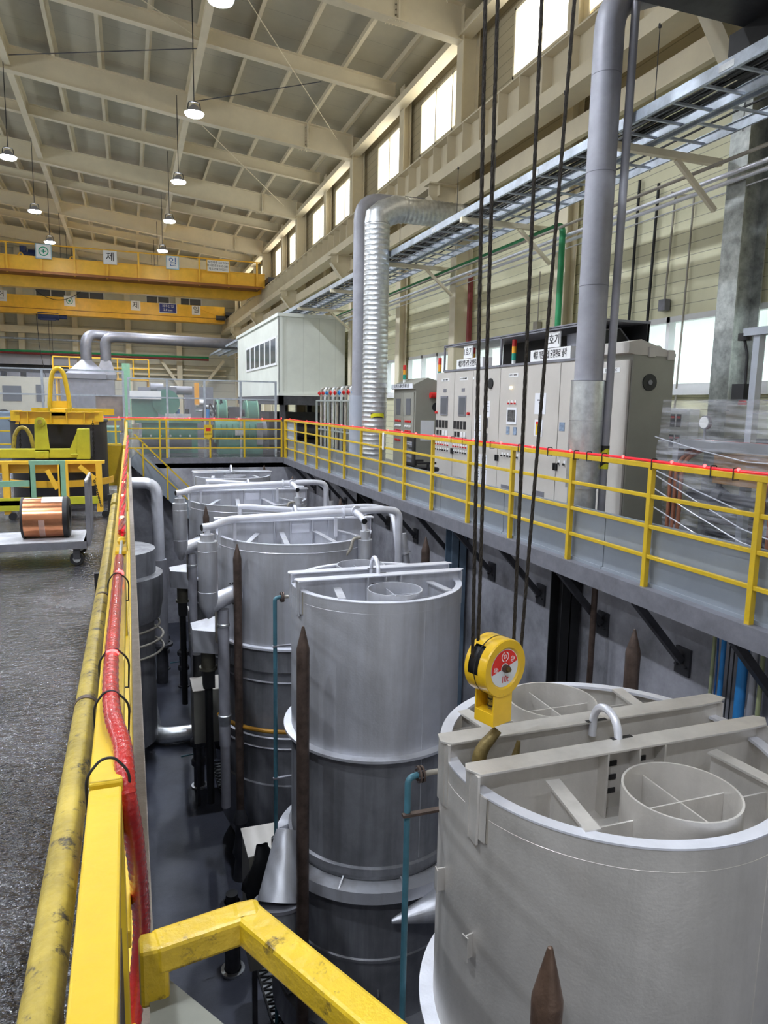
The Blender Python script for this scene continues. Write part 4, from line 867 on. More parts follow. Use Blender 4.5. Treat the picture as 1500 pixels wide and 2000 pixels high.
MB().cyl(hc+n_*fz, hc+n_*(fz+.018), .019, 24).build('axle', BROWN, t)
MB().cyl(hc+n_*(fz+.018), hc+n_*(fz+.032), .012, 6).build('axle_nut', HOOK, t)
# yoke box with opening
bc = hc-upv*(Rb+.052)-sd*.0
bh = .085; wx = .062; wz = hw-.006
MB().obox(bc+n_*wz, wx, .004, bh, (sd, n_, upv)).obox(bc-n_*wz, wx, .004, bh, (sd, n_, upv)).obox(bc-upv*(bh-.03), wx, wz, .03, (sd, n_, upv)).obox(bc+sd*wx, .004, wz, bh, (sd, n_, upv)).build('yoke', YGOLD, t, .002)
MB().cyl(bc+upv*.05, bc-upv*.03, .026, 20).build('swivel', YELOLD, t); MB().cyl(bc+upv*.03, bc+upv*.024, .028, 20).cyl(bc-upv*.004, bc-upv*.012, .028, 20).build('swivel_ring', BLACK, t)
# hook: drawn in the plane of (sd, up)
s0 = bc-upv*bh
cen = U(967, 1482, y=YH)
path = []; rad = []
def hp_(px, py_): return U(px, py_, y=YH)
hk = [(972, 1425, .022), (960, 1440, .026), (945, 1458, .03), (936, 1480, .034), (938, 1505, .038), (952, 1526, .04), (975, 1534, .038), (994, 1522, .032), (1003, 1500, .027), (1006, 1480, .02), (1010, 1462, .014), (1013, 1447, .009)]
path = [hp_(a, b_) for a, b_, c_ in hk]; rad = [c_*1.02 for a, b_, c_ in hk]
out = []; ro_ = []
for i in range(len(path)-1):
    p0, p1, p2, p3 = path[max(i-1, 0)], path[i], path[i+1], path[min(i+2, len(path)-1)]
    for j in range(5):
        u = j/5; out.append(.5*((2*p1)+(p2-p0)*u+(2*p0-5*p1+4*p2-p3)*u*u+(3*p1-p0-3*p2+p3)*u**3)); ro_.append(rad[i]*(1-u)+rad[i+1]*u)
out.append(path[-1]); ro_.append(rad[-1])
MB().tube(out, ro_, 16).build('hook', HOOK, t)
# ropes
def rope(p, q, r, label):
    p, q = V(p), V(q); L = (q-p).length; n = int(L/.03); d = (q-p).normalized(); a = d.cross(V((0,1,0))).normalized(); c = d.cross(a); b = MB()
    for k in range(4):
        b.tube([p+d*L*i/n+(a*math.cos(i*.9+k*PI/2)+c*math.sin(i*.9+k*PI/2))*r*.5 for i in range(n+1)], r*.56, 5)
    return tag(b.build('wire_rope', ROPE), label, 'rope', 'hoist wire ropes')
for (xb, yb, xt, yd, lab) in ((923, 1285, 948, -.03, 'leftmost greasy wire rope of the hook block'), (933, 1290, 972, .03, 'second greasy wire rope from the left of the hook block'), (1003, 1262, 1058, .05, 'third greasy wire rope from the left of the hook block'), (1017, 1275, 1122, .09, 'rightmost greasy wire rope of the hook block')):
    a = U(xb, yb, y=YH+yd); b = U(xt, 0, y=YH+yd+.0); d = (b-a); rope(a, a+d*(5.2-a.z)/d.z, .0085, lab)
# the crane the ropes belong to (mostly above the photo)
t = thing('hoist_crane', 'dark underside of an overhead crane girder at the top right corner', 'crane', (0, 5.9, 5.65))
MB().box(-15, 5.2, 5.62, 6.75, 6.42, 6.4).build('girder', DARKG, t)
MB().box(-1, 2.5, 5.3, 3.6, 5.2, 5.62).build('hoist_trolley', DARKG, t)
MB().box(6.45, 5.6, 5.1, 6.6, 6.1, 5.62).box(6.2, 5.0, 5.2, 6.4, 6.6, 5.62).build('end_bracket', BLACK, t)

# ================================================================== RIGHT SIDE SERVICES
def tray(x0, x1, z, label, rung, cables):
    t = thing('cable_tray', label, 'cable tray', ((x0+x1)/2, 15, z))
    for x in (x0, x1):
        s = 1 if x == x0 else -1
        MB().box(x-.004, 2.5, z-.05, x+.004, 50, z+.06).box(min(x, x+s*.03), 2.5, z-.054, max(x, x+s*.03), 50, z-.046).box(min(x, x+s*.025), 2.5, z+.055, max(x, x+s*.025), 50, z+.062).build('side_rail', GALVD, t)
    y = 3.0; b = MB()
    while y < 49:
        if y < 26: MB().box(x0, y-.014, z-.04, x1, y+.014, z-.015).build('rung', GALVD, t)
        else: b.box(x0, y-.014, z-.04, x1, y+.014, z-.015)
        y += rung
    b.build('far_rungs', GALVD, t)['kind'] = 'stuff'
    if cables:
        b = MB(); rnd = random.Random(3)
        for k in range(cables):
            xx = x0+.05+k*.4/cables; b.tube([(xx+rnd.uniform(-.03, .03), 3+i*1.1, z+.0+rnd.uniform(-.005, .03)) for i in range(25)], .013, 5)
        b.build('cable_bundle', BLACK, t)['kind'] = 'stuff'
    for y in (5.6, 8.9, 12.3, 15.9, 19.5, 23): MB().box(x0-.008, y-.09, z-.03, x0-.003, y+.09, z+.03).build('splice_plate', GALV, t)
    return t
tray(5.26, 5.82, 4.76, 'galvanised ladder cable tray full of black cables, nearest the hall', .42, 12)
tray(5.9, 6.46, 4.76, 'nearly empty galvanised ladder cable tray on the wall side', .46, 2)
for i, y in enumerate([4.9, 7.4, 11.1, 15.1, 19.15, 23.1, 27.2]):
    b = MB().box(5.22, y-.04, 4.62, 6.97, y+.04, 4.70).bar((6.3, y, 4.62), (6.94, y, 4.1), .06, .05, (0, 1, 0))
    tag(b.build('tray_bracket', CREAM), 'cream bracket with diagonal strut under the cable trays, %s from the camera' % ORD[i], 'bracket', 'cable tray brackets')
for i, y in enumerate([6.6, 8.1, 10.2, 12.4, 14.0, 17.3, 20.8]):
    tag(MB().cyl((6.49, y, 4.7), (6.49, y, 6.45), .006, 6).cyl((6.49, y, 6.42), (6.49, y, 6.47), .02, 8).build('hanger_rod', DARKG), 'thin hanger rod between crane runway and cable trays, %s from the camera' % ORD[i], 'rod', 'tray hanger rods')
for x, z, r, m, lab in ((6.6, 4.50, .022, TANPIPE, 'tan conduit running along the wall just under the trays'), (6.8, 4.42, .028, BRIGHT, 'upper shiny steel pipe along the wall under the trays'), (6.93, 4.38, .028, BRIGHT, 'lower shiny steel pipe along the wall under the trays'), (7.02, 4.30, .009, BRIGHT, 'thin white wire pipe lowest under the trays')):
    tag(MB().cyl((x, 3, z), (x, 48, z), r, 12).build('wall_pipe', m), lab, 'pipe')
a = U(1100, 432, x=6.72)
tag(MB().tube([(6.72, 40, 4.55), (6.72, a.y+.4, a.z-.05), (6.72, a.y, a.z-.05), (6.72, a.y, 2.0)], .05, 14, .15).build('green_pipe', GREENP), 'green pipe running under the trays then bending down behind the cabinets', 'pipe')
def wall_line(name, pts, r, m, lab, cat, X=7.44):
    return tag(MB().tube([U(a, b, x=X) for a, b in pts], r, 10, .05).build(name, m), lab, cat)
wall_line('conduit', [(1250, 352), (1226, 655)], .022, BLACK, 'black conduit down the right wall, left one of two', 'conduit')
wall_line('conduit', [(1287, 358), (1260, 678)], .022, BLACK, 'black conduit down the right wall, right one of two', 'conduit')
wall_line('conduit', [(1320, 375), (1298, 588)], .016, TANPIPE, 'tan conduit ending in a grey box on the right wall', 'conduit')
wall_line('conduit', [(1312, 376), (1356, 384), (1336, 600), (1314, 835)], .014, TANPIPE, 'long tan conduit bent like a hook down the right wall to a yellow tip', 'conduit')
p = U(1296, 596, x=7.42); tag(MB().box(7.38, p.y-.07, p.z-.08, 7.48, p.y+.07, p.z+.08).build('junction_box', FRAMEG, None, .004), 'small grey junction box on the right wall', 'junction box')
p = U(1048, 637, x=7.42); tag(MB().box(7.38, p.y-.07, p.z-.08, 7.48, p.y+.07, p.z+.08).cyl((7.44, p.y, p.z), (7.44, p.y, 4.2), .012, 8).build('junction_box', TANPIPE, None, .004), 'tan junction box with conduit above the long cabinet row', 'junction box')
tag(MB().box(7.12, U(916, 620, x=7.15).y-.05, 0, 7.2, U(916, 620, x=7.15).y+.05, 4.5).build('red_pipe', mat('maroon_pipe', (0.22, .03, .03), .5, 0, .1)), 'dark red pipe up the right wall beside a cream column', 'pipe')

# round stacks
def stack(name, lab, segs, cat='duct'):
    t = thing(name, lab, cat, segs[0][1][0]); 
    for nm, pts, r, m, bd in segs: MB().tube(pts, r, 28, bd).build(nm, m, t)
    return t
dx, dy = 5.0, 7.06
t = stack('exhaust_stack', 'thick grey exhaust stack with shiny lower sleeve beside the cabinets', [('lower_pipe', [(dx, dy, 0), (dx, dy, .95)], .165, GALV, 0), ('sleeve', [(dx, dy, .72), (dx, dy, 1.96)], .192, GALV, 0), ('upper_pipe', [(dx, dy, 1.9), (dx, dy, 5.95), (dx+1.0, dy+.0, 6.35), (dx+1.2, dy, 6.35)], .16, GREYP, .3)])
MB().lathe([(.193, 1.5), (.1945, 1.502), (.193, 1.504)], (dx, dy, 0), 40).lathe([(.193, 1.95), (.196, 1.955), (.193, 1.96)], (dx, dy, 0), 40).build('sleeve_seam', FRAMEG, t)
for z in (4.2, 3.0, 5.2): MB().lathe([(.161, z), (.163, z+.004), (.161, z+.008)], (dx, dy, 0), 40).build('pipe_seam', FRAMEG, t)
p = U(1243, 0, x=5.2); y2 = U(1186, 780, x=5.2).y
t = thing('slim_pipe', 'slim grey vertical pipe with yellow and black tape right of the thick stack', 'pipe', (5.2, y2, 0))
pa, pb = U(1183, 860, x=5.2), U(1243, 0, x=5.2); pd = (pb-pa)/(pb.z-pa.z); pz = lambda z: pa+pd*(z-pa.z)
MB().cyl(pz(0), pz(6.4), .045, 18).build('pipe_body', GREYP, t); MB().cyl(pz(.95), pz(1.22), .05, 18).build('tape_wrap', TAPE, t)
s_ = U(730, 870, x=5.0).y
t = thing('spiral_duct', 'big galvanised spiral duct rising and bending to the right wall', 'duct', (5.0, s_, 0))
def spiral(pts, r, pitch, name):
    P = [V(p) for p in pts]; d = (P[1]-P[0]); L = d.length; d.normalize(); n = int(L/(pitch/4)); pr = []
    Q = [P[0]+d*L*i/n for i in range(n+1)]; R_ = [r+(.008 if i % 4 == 0 else 0) for i in range(n+1)]
    MB().tube(Q, R_, 36).build(name, GALV, t)
zt = U(732, 440, x=5.0).z
spiral([(5.0, s_, 0), (5.0, s_, zt)], .262, .1, 'vertical_duct')
ze = U(800, 412, y=s_).z
xe = 5.55
MB().tube([(5.0, s_, zt-.02), (5.0, s_, zt+.1), (5.13, s_, ze-.12), (5.42, s_, ze), (xe, s_, ze)], .275, 36).build('elbow', GALV, t)
spiral([(xe-.02, s_, ze), (XW-.02, s_, ze)], .255, .1, 'horizontal_duct')
p = U(737, 812, y=s_-.27)
MB().lathe([(.273, p.z-.05), (.273, p.z+.05)], (5.0, s_, 0), 24, math.radians(235), math.radians(300)).build('hazard_label', TAPE, t)
s2 = U(702, 600, x=5.05).y; zk = U(715, 385, x=5.1).z
t = stack('grey_stack', 'matt grey stack pipe bending over behind the galvanised spiral duct', [('lower_pipe', [(5.05, s2, 0), (5.05, s2, 1.85)], .2, mat('blue_grey_paint', (0.40, 0.43, 0.50), .45, .1, .05), 0), ('upper_pipe', [(5.05, s2, 1.8), (5.05, s2, zk), (6.85, s2, zk+.05)], .155, GREYP, .45)])

# ================================================================== CABINETS
XC = 5.6
yC = lambda px, x=XC: U(px, 775, x=x).y
def lettering(parent, s, size, p, m=INK, sx=1.0): return text('label_text', s, size, m, parent, p, (0, -1, 0), (0, 0, 1), .001, sx=sx)
def buttons(t, ya, yb, zs, n, cols):
    for zi, z in enumerate(zs):
        for k in range(n):
            y = ya+(yb-ya)*k/(n-1) if n > 1 else ya
            MB().box(XC-.006, y-.02, z-.022, XC-.0, y+.02, z+.05).build('button_plate', WHITE, t)
            MB().cyl((XC-.006, y, z), (XC-.03, y, z), .014, 8).build('push_button', cols[(zi) % len(cols)], t)
edges = [yC(p) for p in (852, 887, 923, 976, 1028.5, 1092.6, 1166)]
zC = 2.27; dC = .8
labs = ['leftmost beige control cabinet of the long row, with grey screen', 'second beige control cabinet from the left, with grey screen and yellow papers', 'beige control cabinet with a column of taped white papers', 'beige control cabinet with a small photo and lamp, right of the papers', 'beige control cabinet with white and yellow notices', 'beige control cabinet half hidden behind the exhaust stack']
for i in range(6):
    a, b = edges[i+1], edges[i]           # a nearer (smaller y), b farther
    w_ = b-a; t = thing('control_cabinet', labs[i], 'cabinet', (XC+.4, (a+b)/2, 0), 'long row of control cabinets')
    MB().box(XC+.02, a+.004, 0, XC+dC, b-.004, zC).build('body', CAB, t, .004)
    MB().box(XC, a+.008, .1, XC+.02, b-.008, zC-.02).build('door', CAB, t, .003)
    at = lambda u: b-(b-a)*u              # u: 0 left .. 1 right
    if i in (0, 1):
        MB().box(XC-.012, at(.68), 1.47, XC, at(.28), 1.83).build('screen_frame', FRAMEG, t); MB().box(XC-.014, at(.64), 1.5, XC-.012, at(.32), 1.8).build('screen', SCREEN, t)
        MB().box(XC-.004, at(.72), 2.1, XC, at(.3), 2.15).build('name_plate', WHITE, t); lettering(t, '1호기 로 제어반' if i == 0 else '1호기 냉각 제어반', .035, (XC-.006, at(.51), 2.125))
        MB().box(XC-.006, at(.58), 1.9, XC, at(.42), 1.96).build('meter', FRAMEG, t)
        for k in range(4): MB().box(XC-.012, at(.16+k*.18), 1.24, XC, at(.04+k*.18), 1.38).build('controller', BLACK, t); MB().box(XC-.012, at(.2+k*.17), 1.1, XC, at(.1+k*.17), 1.19).build('selector', WHITE if k > 1 else BLACK, t)
        buttons(t, at(.08), at(.76), (1.02, .92, .82), 6, (RED, RED, BLACK))
        MB().cyl((XC, at(.08 if i == 0 else .85), 1.52), (XC-.04, at(.08 if i == 0 else .85), 1.52), .025, 12).build('emergency_button', RED, t)
        MB().box(XC-.004, at(.75), .25, XC, at(.3), .37).build('vent', FRAMEG, t)
    if i == 2:
        MB().cyl((XC, at(.68), 2.02), (XC-.02, at(.68), 2.02), .085, 20).build('fan_grille', BLACK, t)
        for (u, z0, z1, w2) in ((.44, 1.48, 1.74, .24), (.12, 1.25, 1.5, .25), (.12, .98, 1.23, .25), (.44, .62, .85, .2), (.22, .62, .85, .18), (.44, .36, .6, .2), (.22, .36, .6, .18)):
            MB().box(XC-.004, at(u+w2), z0, XC, at(u), z1).build('paper', PAPER, t)
            bb = MB(); 
            for k in range(4): bb.box(XC-.006, at(u+w2*.85), z1-.05-k*.045, XC-.004, at(u+w2*.15), z1-.04-k*.045)
            bb.build('printed_lines', FRAMEG, t)
        for z in (1.3, 1.05): MB().box(XC-.02, at(.62), z, XC, at(.5), z+.16).build('recorder', FRAMEG, t)
        MB().box(XC-.004, at(.05), 2.1, XC, at(-.0), 2.15).build('name_plate', WHITE, t)
    if i == 3:
        MB().box(XC-.004, at(.68), 2.1, XC, at(.33), 2.16).build('name_plate', WHITE, t); lettering(t, '2호기 로 제어반', .035, (XC-.006, at(.5), 2.13))
        MB().cyl((XC, at(.45), 1.94), (XC-.03, at(.45), 1.94), .022, 12).build('pilot_lamp', mat('warm_lamp', (1, .8, .4), .3, 0, 0, emit=3), t)
        buttons(t, at(.38), at(.62), (1.7,), 3, (RED,)); buttons(t, at(.2), at(.78), (1.0, .88), 6, (RED, BLACK))
        MB().box(XC-.01, at(.68), 1.38, XC, at(.32), 1.64).build('instruction_panel', PAPER, t)
        MB().box(XC-.012, at(.64), 1.42, XC-.01, at(.36), 1.6).build('dark_picture', mat('busy_dark_print', (0.09, .09, .09), .4, 0, .9, 22), t)
        for u in (.32, .58): MB().box(XC-.006, at(u+.12), 1.22, XC, at(u), 1.34).build('sticker', mat('sticker_blue', (0.25, .33, .45), .5, 0, .4, 25), t)
        MB().box(XC-.004, at(.6), .28, XC, at(.2), .42).build('vent', FRAMEG, t)
    if i == 4:
        MB().box(XC-.004, at(.62), 1.55, XC, at(.28), 1.85).build('notice', PAPER, t); MB().box(XC-.005, at(.55), 1.23, XC, at(.31), 1.47).build('warning_sign', PAPER, t); MB().box(XC-.007, at(.51), 1.25, XC-.005, at(.35), 1.41).build('yellow_panel', YEL, t); MB().box(XC-.007, at(.51), 1.41, XC-.005, at(.35), 1.44).build('red_panel', RED, t)
        for k, z in enumerate((1.74, 1.7)): MB().box(XC-.006, at(.54-.1*k), z, XC-.004, at(.36+.05*k), z+.02).build('printed_line', FRAMEG, t)
        MB().box(XC-.004, at(.7), .3, XC, at(.35), .44).build('vent', FRAMEG, t)
    if i == 5:
        buttons(t, at(.1), at(.25), (1.0, .88), 2, (RED, BLACK)); MB().box(XC-.006, at(.2), 1.33, XC, at(.05), 1.45).build('sticker', MATS['sticker_blue'], t)
    MB().box(XC-.03, at(.97 if i in (0, 2, 4) else .04)-.012, .78, XC-.0, at(.97 if i in (0, 2, 4) else .04)+.012, .88).build('handle', BLACK, t)
# canopy over the row
yl, yr = edges[0]-.3, edges[-1]+.0
t = thing('cabinet_canopy', 'grey framed dark canopy standing on top of the control cabinet row', 'canopy', (XC+.4, (yl+yr)/2, zC))
MB().box(XC+.0, yr, zC+.46, XC+.75, yl, zC+.49).build('roof_plate', FRAMEG, t)
MB().box(XC+.7, yr, zC, XC+.74, yl-1.0, zC+.46).build('back_panel', BLACK, t)
mid = yC(975)
for y in (yr, mid, yl-.03): MB().box(XC+.0, y, zC, XC+.03, y+.03, zC+.46).box(XC+.71, y, zC, XC+.74, y+.03, zC+.46).build('frame_post', FRAMEG, t)
MB().box(XC, yr, zC, XC+.04, yl, zC+.035).box(XC, yr, zC+.44, XC+.03, yl, zC+.47).build('front_rail', FRAMEG, t)
for nm, pa, pb, big, s in (('first', 888, 938, '1호기', '예열 가열 균열 균열완료 냉각'), ('second', 1030, 1107, '2호기', '예열 가열 균열 균열완료 냉각')):
    a, b = yC(pb), yC(pa); t = thing('stage_sign', 'white Korean stage lettering box with number plate, the %s on the cabinet row' % nm, 'sign', (XC+.1, (a+b)/2, zC+.03))
    MB().box(XC+.02, a, zC+.035, XC+.2, b, zC+.2).build('sign_box', WHITE, t); lettering(t, s, .125, (XC+.016, (a+b)/2, zC+.115), sx=(b-a)*.93/2.0 if False else .95*(b-a)/(len(s)*.125*.86))
    m_ = b-(b-a)*(.42 if nm == 'first' else .55); MB().box(XC+.03, m_-.17, zC+.21, XC+.05, m_+.17, zC+.42).build('number_plate', WHITE, t); lettering(t, big, .15, (XC+.026, m_, zC+.31))
def tower(x, y, z, lab, h=.32, r=.035):
    t = thing('signal_tower', lab, 'signal light', (x, y, z), 'signal towers'); MB().cyl((x, y, z), (x, y, z+.1), r*.9, 14).build('stem', WHITE, t)
    for k, m in enumerate((mat('green_lens', (0.02, .3, .22), .3, 0, 0), AMBER, RED)): MB().cyl((x, y, z+.1+k*h/3), (x, y, z+.1+(k+1)*h/3), r, 16).build('lens', m, t)
    return t
tower(XC+.3, yC(893), zC, 'red amber green signal tower under the canopy behind the first sign'); tower(XC+.12, yC(987), zC, 'red amber green signal tower under the canopy between the signs')
# tall end cabinet
c0 = U(1233, 700, x=XC).y; c1 = c0+.72; zE = 2.42; dE = .64
t = thing('tall_cabinet', 'tall grey end cabinet with a round fan on its broad side', 'cabinet', (XC+.7, (c0+c1)/2, 0))
MB().prism([(XC+.03, c0, 0), (XC+dE, c0, 0), (XC+dE, c0, 2.27), (XC+.03, c0, zE)], (0, c1-c0, 0)).build('body', CABD, t, .006)
MB().box(XC, c0+.03, .08, XC+.03, c1-.02, zE-.2).build('door', CAB, t, .004)
MB().prism([(XC-.05, c0-.01, zE-.12), (XC+.05, c0-.01, zE-.14), (XC+dE, c0-.01, 2.27), (XC+dE, c0-.01, 2.31), (XC+.12, c0-.01, zE+.04), (XC-.05, c0-.01, zE-.0)], (0, c1-c0+.02, 0)).build('roof_cap', CAB, t)
p = U(1268, 747, y=c0); MB().cyl((p.x, c0, p.z), (p.x, c0-.015, p.z), .1, 24).build('fan_grille', BLACK, t); MB().cyl((p.x, c0-.015, p.z), (p.x, c0-.025, p.z), .03, 12).build('fan_hub', FRAMEG, t)
for px, py_ in ((1272, 688), (1309, 694)): p = U(px, py_, y=c0); MB().box(p.x-.05, c0-.03, p.z-.06, p.x+.05, c0, p.z+.06).build('vent_box', CAB, t, .01)
ym = (c0+c1)/2
MB().box(XC-.004, ym-.17, 2.08, XC, ym+.17, 2.14).build('name_plate', WHITE, t); lettering(t, '수배전 MCC', .045, (XC-.006, ym, 2.11))
MB().box(XC-.012, ym-.05, 1.86, XC, ym+.05, 2.0).build('meter', PAPER, t); MB().box(XC-.012, ym-.02, 1.45, XC, ym+.2, 1.57).build('display_row', SCREEN, t)
for zi, z in enumerate((1.12, 1.02, .92, .82)):
    for k in range(3):
        y = ym+.17-k*.075; MB().cyl((XC, y, z), (XC-.025, y, z), .02, 10).build('push_button', (WHITE, RED, RED if k < 2 else BLACK, WHITE)[zi], t)
for k in (0, 1):
    x_ = XC+.28+k*.27; MB().tube([(x_-.04, c0+.2, 2.36-k*.05), (x_-.04, c0+.2, 2.46-k*.05), (x_+.04, c0+.2, 2.46-k*.05), (x_+.04, c0+.2, 2.36-k*.05)], .012, 8, .05).build('eye_bolt', GALV, t)
t = thing('duct_hood', 'dark boxy duct end rising behind the tall end cabinet', 'duct', (6.5, c1+.6, 2.3))
yh_ = c1+.15; hp4 = [U(1168, 676, y=yh_), U(1238, 676, y=yh_), U(1212, 640, y=yh_), U(1168, 644, y=yh_)]
MB().prism(hp4, (0, .7, 0)).build('hood', FRAMEG, t); cq = (hp4[0]+hp4[1]+hp4[2]+hp4[3])/4
MB().prism([cq+(p_-cq)*.86+V((0, -.006, 0)) for p_ in hp4], (0, .004, 0)).build('opening', BLACK, t)
MB().box(hp4[0].x+.05, yh_+.1, 2.0, hp4[0].x+.12, yh_+.2, hp4[0].z).build('hood_post', FRAMEG, t)
# second cabinet group
g0 = yC(812, 5.4); g1 = yC(770, 5.4); XG = 5.4; zG = 2.1
t = thing('gabled_cabinet', 'grey cabinet with sloped top, twin screens and a red siren, right of the spiral duct', 'cabinet', (XG+.4, (g0+g1)/2, 0))
MB().prism([(XG, g0, 0), (XG+.85, g0, 0), (XG+.85, g0, zG-.05), (XG+.25, g0, zG+.1), (XG-.06, g0, zG-.05), (XG-.06, g0, zG-.13), (XG, g0, zG-.13)], (0, g1-g0, 0)).build('body', CABD, t, .006)
for k in (0, 1):
    ya, yb = (g0+.05, (g0+g1)/2-.01) if k == 0 else ((g0+g1)/2+.01, g1-.05); MB().box(XG-.02, ya, .1, XG, yb, zG-.2).build('door', CABD, t, .004)
    yy = (ya+yb)/2; MB().box(XG-.03, yy-.12, 1.45, XG-.02, yy+.12, 1.78).build('screen', SCREEN, t)
    for zi in range(5):
        for q_ in range(4): MB().cyl((XG-.02, yy-.14+q_*.09, 1.32-zi*.1), (XG-.045, yy-.14+q_*.09, 1.32-zi*.1), .022, 8).build('push_button', WHITE if zi % 2 else RED, t)
MB().box(XG-.07, g0+.02, zG-.12, XG-.06, g1, zG-.02).build('sign_strip', PAPER, t); text('label_text', '로 압력 온도 제어 냉각 배기 순환', .09, INK, t, (XG-.073, (g0+g1)/2, zG-.07), (0, -1, 0), (0, 0, 1), .001, sx=.7)
MB().cyl((XG+.45, g0, 1.42+.2), (XG+.45, g0-.02, 1.62), .09, 20).build('fan_grille', BLACK, t)
MB().cyl((XG+.28, g0-.08, 1.85), (XG+.55, g0-.08, 1.85), .06, 16).box(XG+.3, g0-.08, 1.83, XG+.45, g0, 1.87).build('siren', RED, t)
MB().box(XG+.12, g0-.004, .95, XG+.42, g0, 1.35).build('notice', PAPER, t)
tower(XG+.1, g0+.9, zG-.02, 'signal tower on the left half of the gabled cabinet', .3, .035); tower(XG+.55, g0-.05+.15, zG, 'signal tower over the red siren of the gabled cabinet', .4, .035)
# black chair
p = U(822, 925, z=.3); t = thing('office_chair', 'black mesh chair with wrapped back behind the right railing', 'chair', (5.05, p.y, 0))
cx, cy = U(824, 890, x=5.05).x, U(824, 890, x=5.05).y
MB().box(cx-.25, cy-.26, .46, cx+.25, cy+.26, .54).build('seat', BLACK, t, .03)
MB().box(cx-.27, cy-.28, .55, cx-.23, cy+.28, 1.08).build('backrest', BLACK, t, .02); MB().box(cx-.275, cy-.18, .62, cx-.272, cy+.18, 1.0).build('film_cover', FILM, t)
for s in (-1, 1): MB().box(cx-.2, cy+s*.3-.03, .6, cx+.15, cy+s*.3+.03, .64).box(cx-.02, cy+s*.3-.02, .5, cx+.02, cy+s*.3+.02, .6).build('armrest', BLACK, t)
MB().cyl((cx, cy, .1), (cx, cy, .46), .03, 10).build('gas_column', BLACK, t)
for k in range(5):
    a = 2*PI*k/5; MB().bar((cx, cy, .12), (cx+.28*math.cos(a), cy+.28*math.sin(a), .07), .04, .03).cyl((cx+.28*math.cos(a), cy+.28*math.sin(a)-.015, .03), (cx+.28*math.cos(a), cy+.28*math.sin(a)+.015, .03), .03, 10).build('leg', BLACK, t)
# wrapped skid at the right
sx0, sx1, sy0, sy1, sz = 5.55, 6.9, 4.0, 6.15, 1.62
t = thing('wrapped_skid', 'copper piped valve skid wrapped in clear stretch film at the right edge', 'machine', ((sx0+sx1)/2, 5.1, 0))
b = MB()
for x in (sx0, sx1):
    for y in (sy0, sy1): b.box(x-.04, y-.04, 0, x+.04, y+.04, sz-.3)
for z in (.1, sz-.38): b.box(sx0, sy0-.03, z, sx1, sy0+.03, z+.1).box(sx0, sy1-.03, z, sx1, sy1+.03, z+.1).box(sx0-.03, sy0, z, sx0+.03, sy1, z+.1).box(sx1-.03, sy0, z, sx1+.03, sy1, z+.1)
b.build('frame', mat('skid_grey', (0.25, .26, .28), .5, .2, .1), t)
cop = mat('copper_pipe', (0.42, .18, .11), .4, .6, .2, 8)
for y in (sy1+.02, sy1-.06, sy1-.14, 4.95, 4.86): MB().tube([(sx0-.06, y, 0), (sx0-.06, y, sz-.5), (sx0+.3, y, sz-.35)] if y > 5.5 else [(sx0-.06, y, 0), (sx0-.06, y, sz-.62), (sx0+.1, y-.3, sz-.45), (sx0+.2, y-.8, sz-.42)], .022, 10, .15).build('riser_pipe', cop, t)
for z in (.75, 1.28): MB().cyl((sx0+.2, sy0, z), (sx0+.2, sy1, z), .055, 14).build('manifold', RED if z > 1 else DARKG, t)
for y in (5.75, 5.15, 4.5):
    MB().lathe([(.0005, -.09), (.09, -.08), (.12, 0), (.09, .08), (.0005, .09)], (sx0+.2, y, .75), 16, axis=(V((1,0,0)), V((0,0,1)), V((0,1,0)))).cyl((sx0+.2, y, .75), (sx0+.2, y, 1.0), .03, 10).build('valve', DARKG, t)
for y in (5.8, 4.95): MB().cyl((sx0-.02, y, 1.52), (sx0+.02, y, 1.52), .07, 20).cyl((sx0, y, 1.25), (sx0, y, 1.5), .012, 8).build('pressure_gauge', FRAMEG, t); MB().cyl((sx0-.025, y, 1.52), (sx0-.02, y, 1.52), .06, 20).build('gauge_dial', WHITE, t)
MB().box(sx0+.15, 4.6, .9, sx0+.8, 5.8, 1.2).build('heat_exchanger', mat('ochre_casting', (0.35, .2, .08), .5, .2, .3, 5), t)
# film: sagging sheet around the skid
def film_sheet():
    b = MB(); nu, nv = 46, 26; vs = []; rnd = random.Random(5)
    path = [(sx1+.1, sy1+.14), (sx0-.14, sy1+.2), (sx0-.16, sy0-.2)]
    L1 = math.dist(path[0], path[1]); L2 = math.dist(path[1], path[2]); LT = L1+L2
    for i in range(nu+1):
        s = LT*i/nu
        if s < L1: x = path[0][0]+(path[1][0]-path[0][0])*s/L1; y = path[0][1]+(path[1][1]-path[0][1])*s/L1
        else: x = path[1][0]+(path[2][0]-path[1][0])*(s-L1)/L2; y = path[1][1]+(path[2][1]-path[1][1])*(s-L1)/L2
        for j in range(nv+1):
            v = j/nv; z = .35+v*(sz-.22)-.25*max(0, (s-L1)/L2)*(1-v)
            w = .025*math.sin(s*9+v*14)+.02*math.sin(s*3-v*22)+rnd.uniform(-.006, .006); k = .12*(1-v) if v < .5 else .05*(v-.5)
            vs.append((x+w+k, y+w*.6-k*.3, z))
    fs = [(i*(nv+1)+j, (i+1)*(nv+1)+j, (i+1)*(nv+1)+j+1, i*(nv+1)+j+1) for i in range(nu) for j in range(nv)]
    b._add(vs, fs, True); return b.build('film_wrap', FILM, t, ang=180)
film_sheet()
MB().quad((sx0-.14, sy1+.16, sz+.13), (sx1+.1, sy1+.14, sz+.1), (sx1+.1, sy0, sz+.12), (sx0-.16, sy0, sz+.13)).build('film_top', FILM, t)
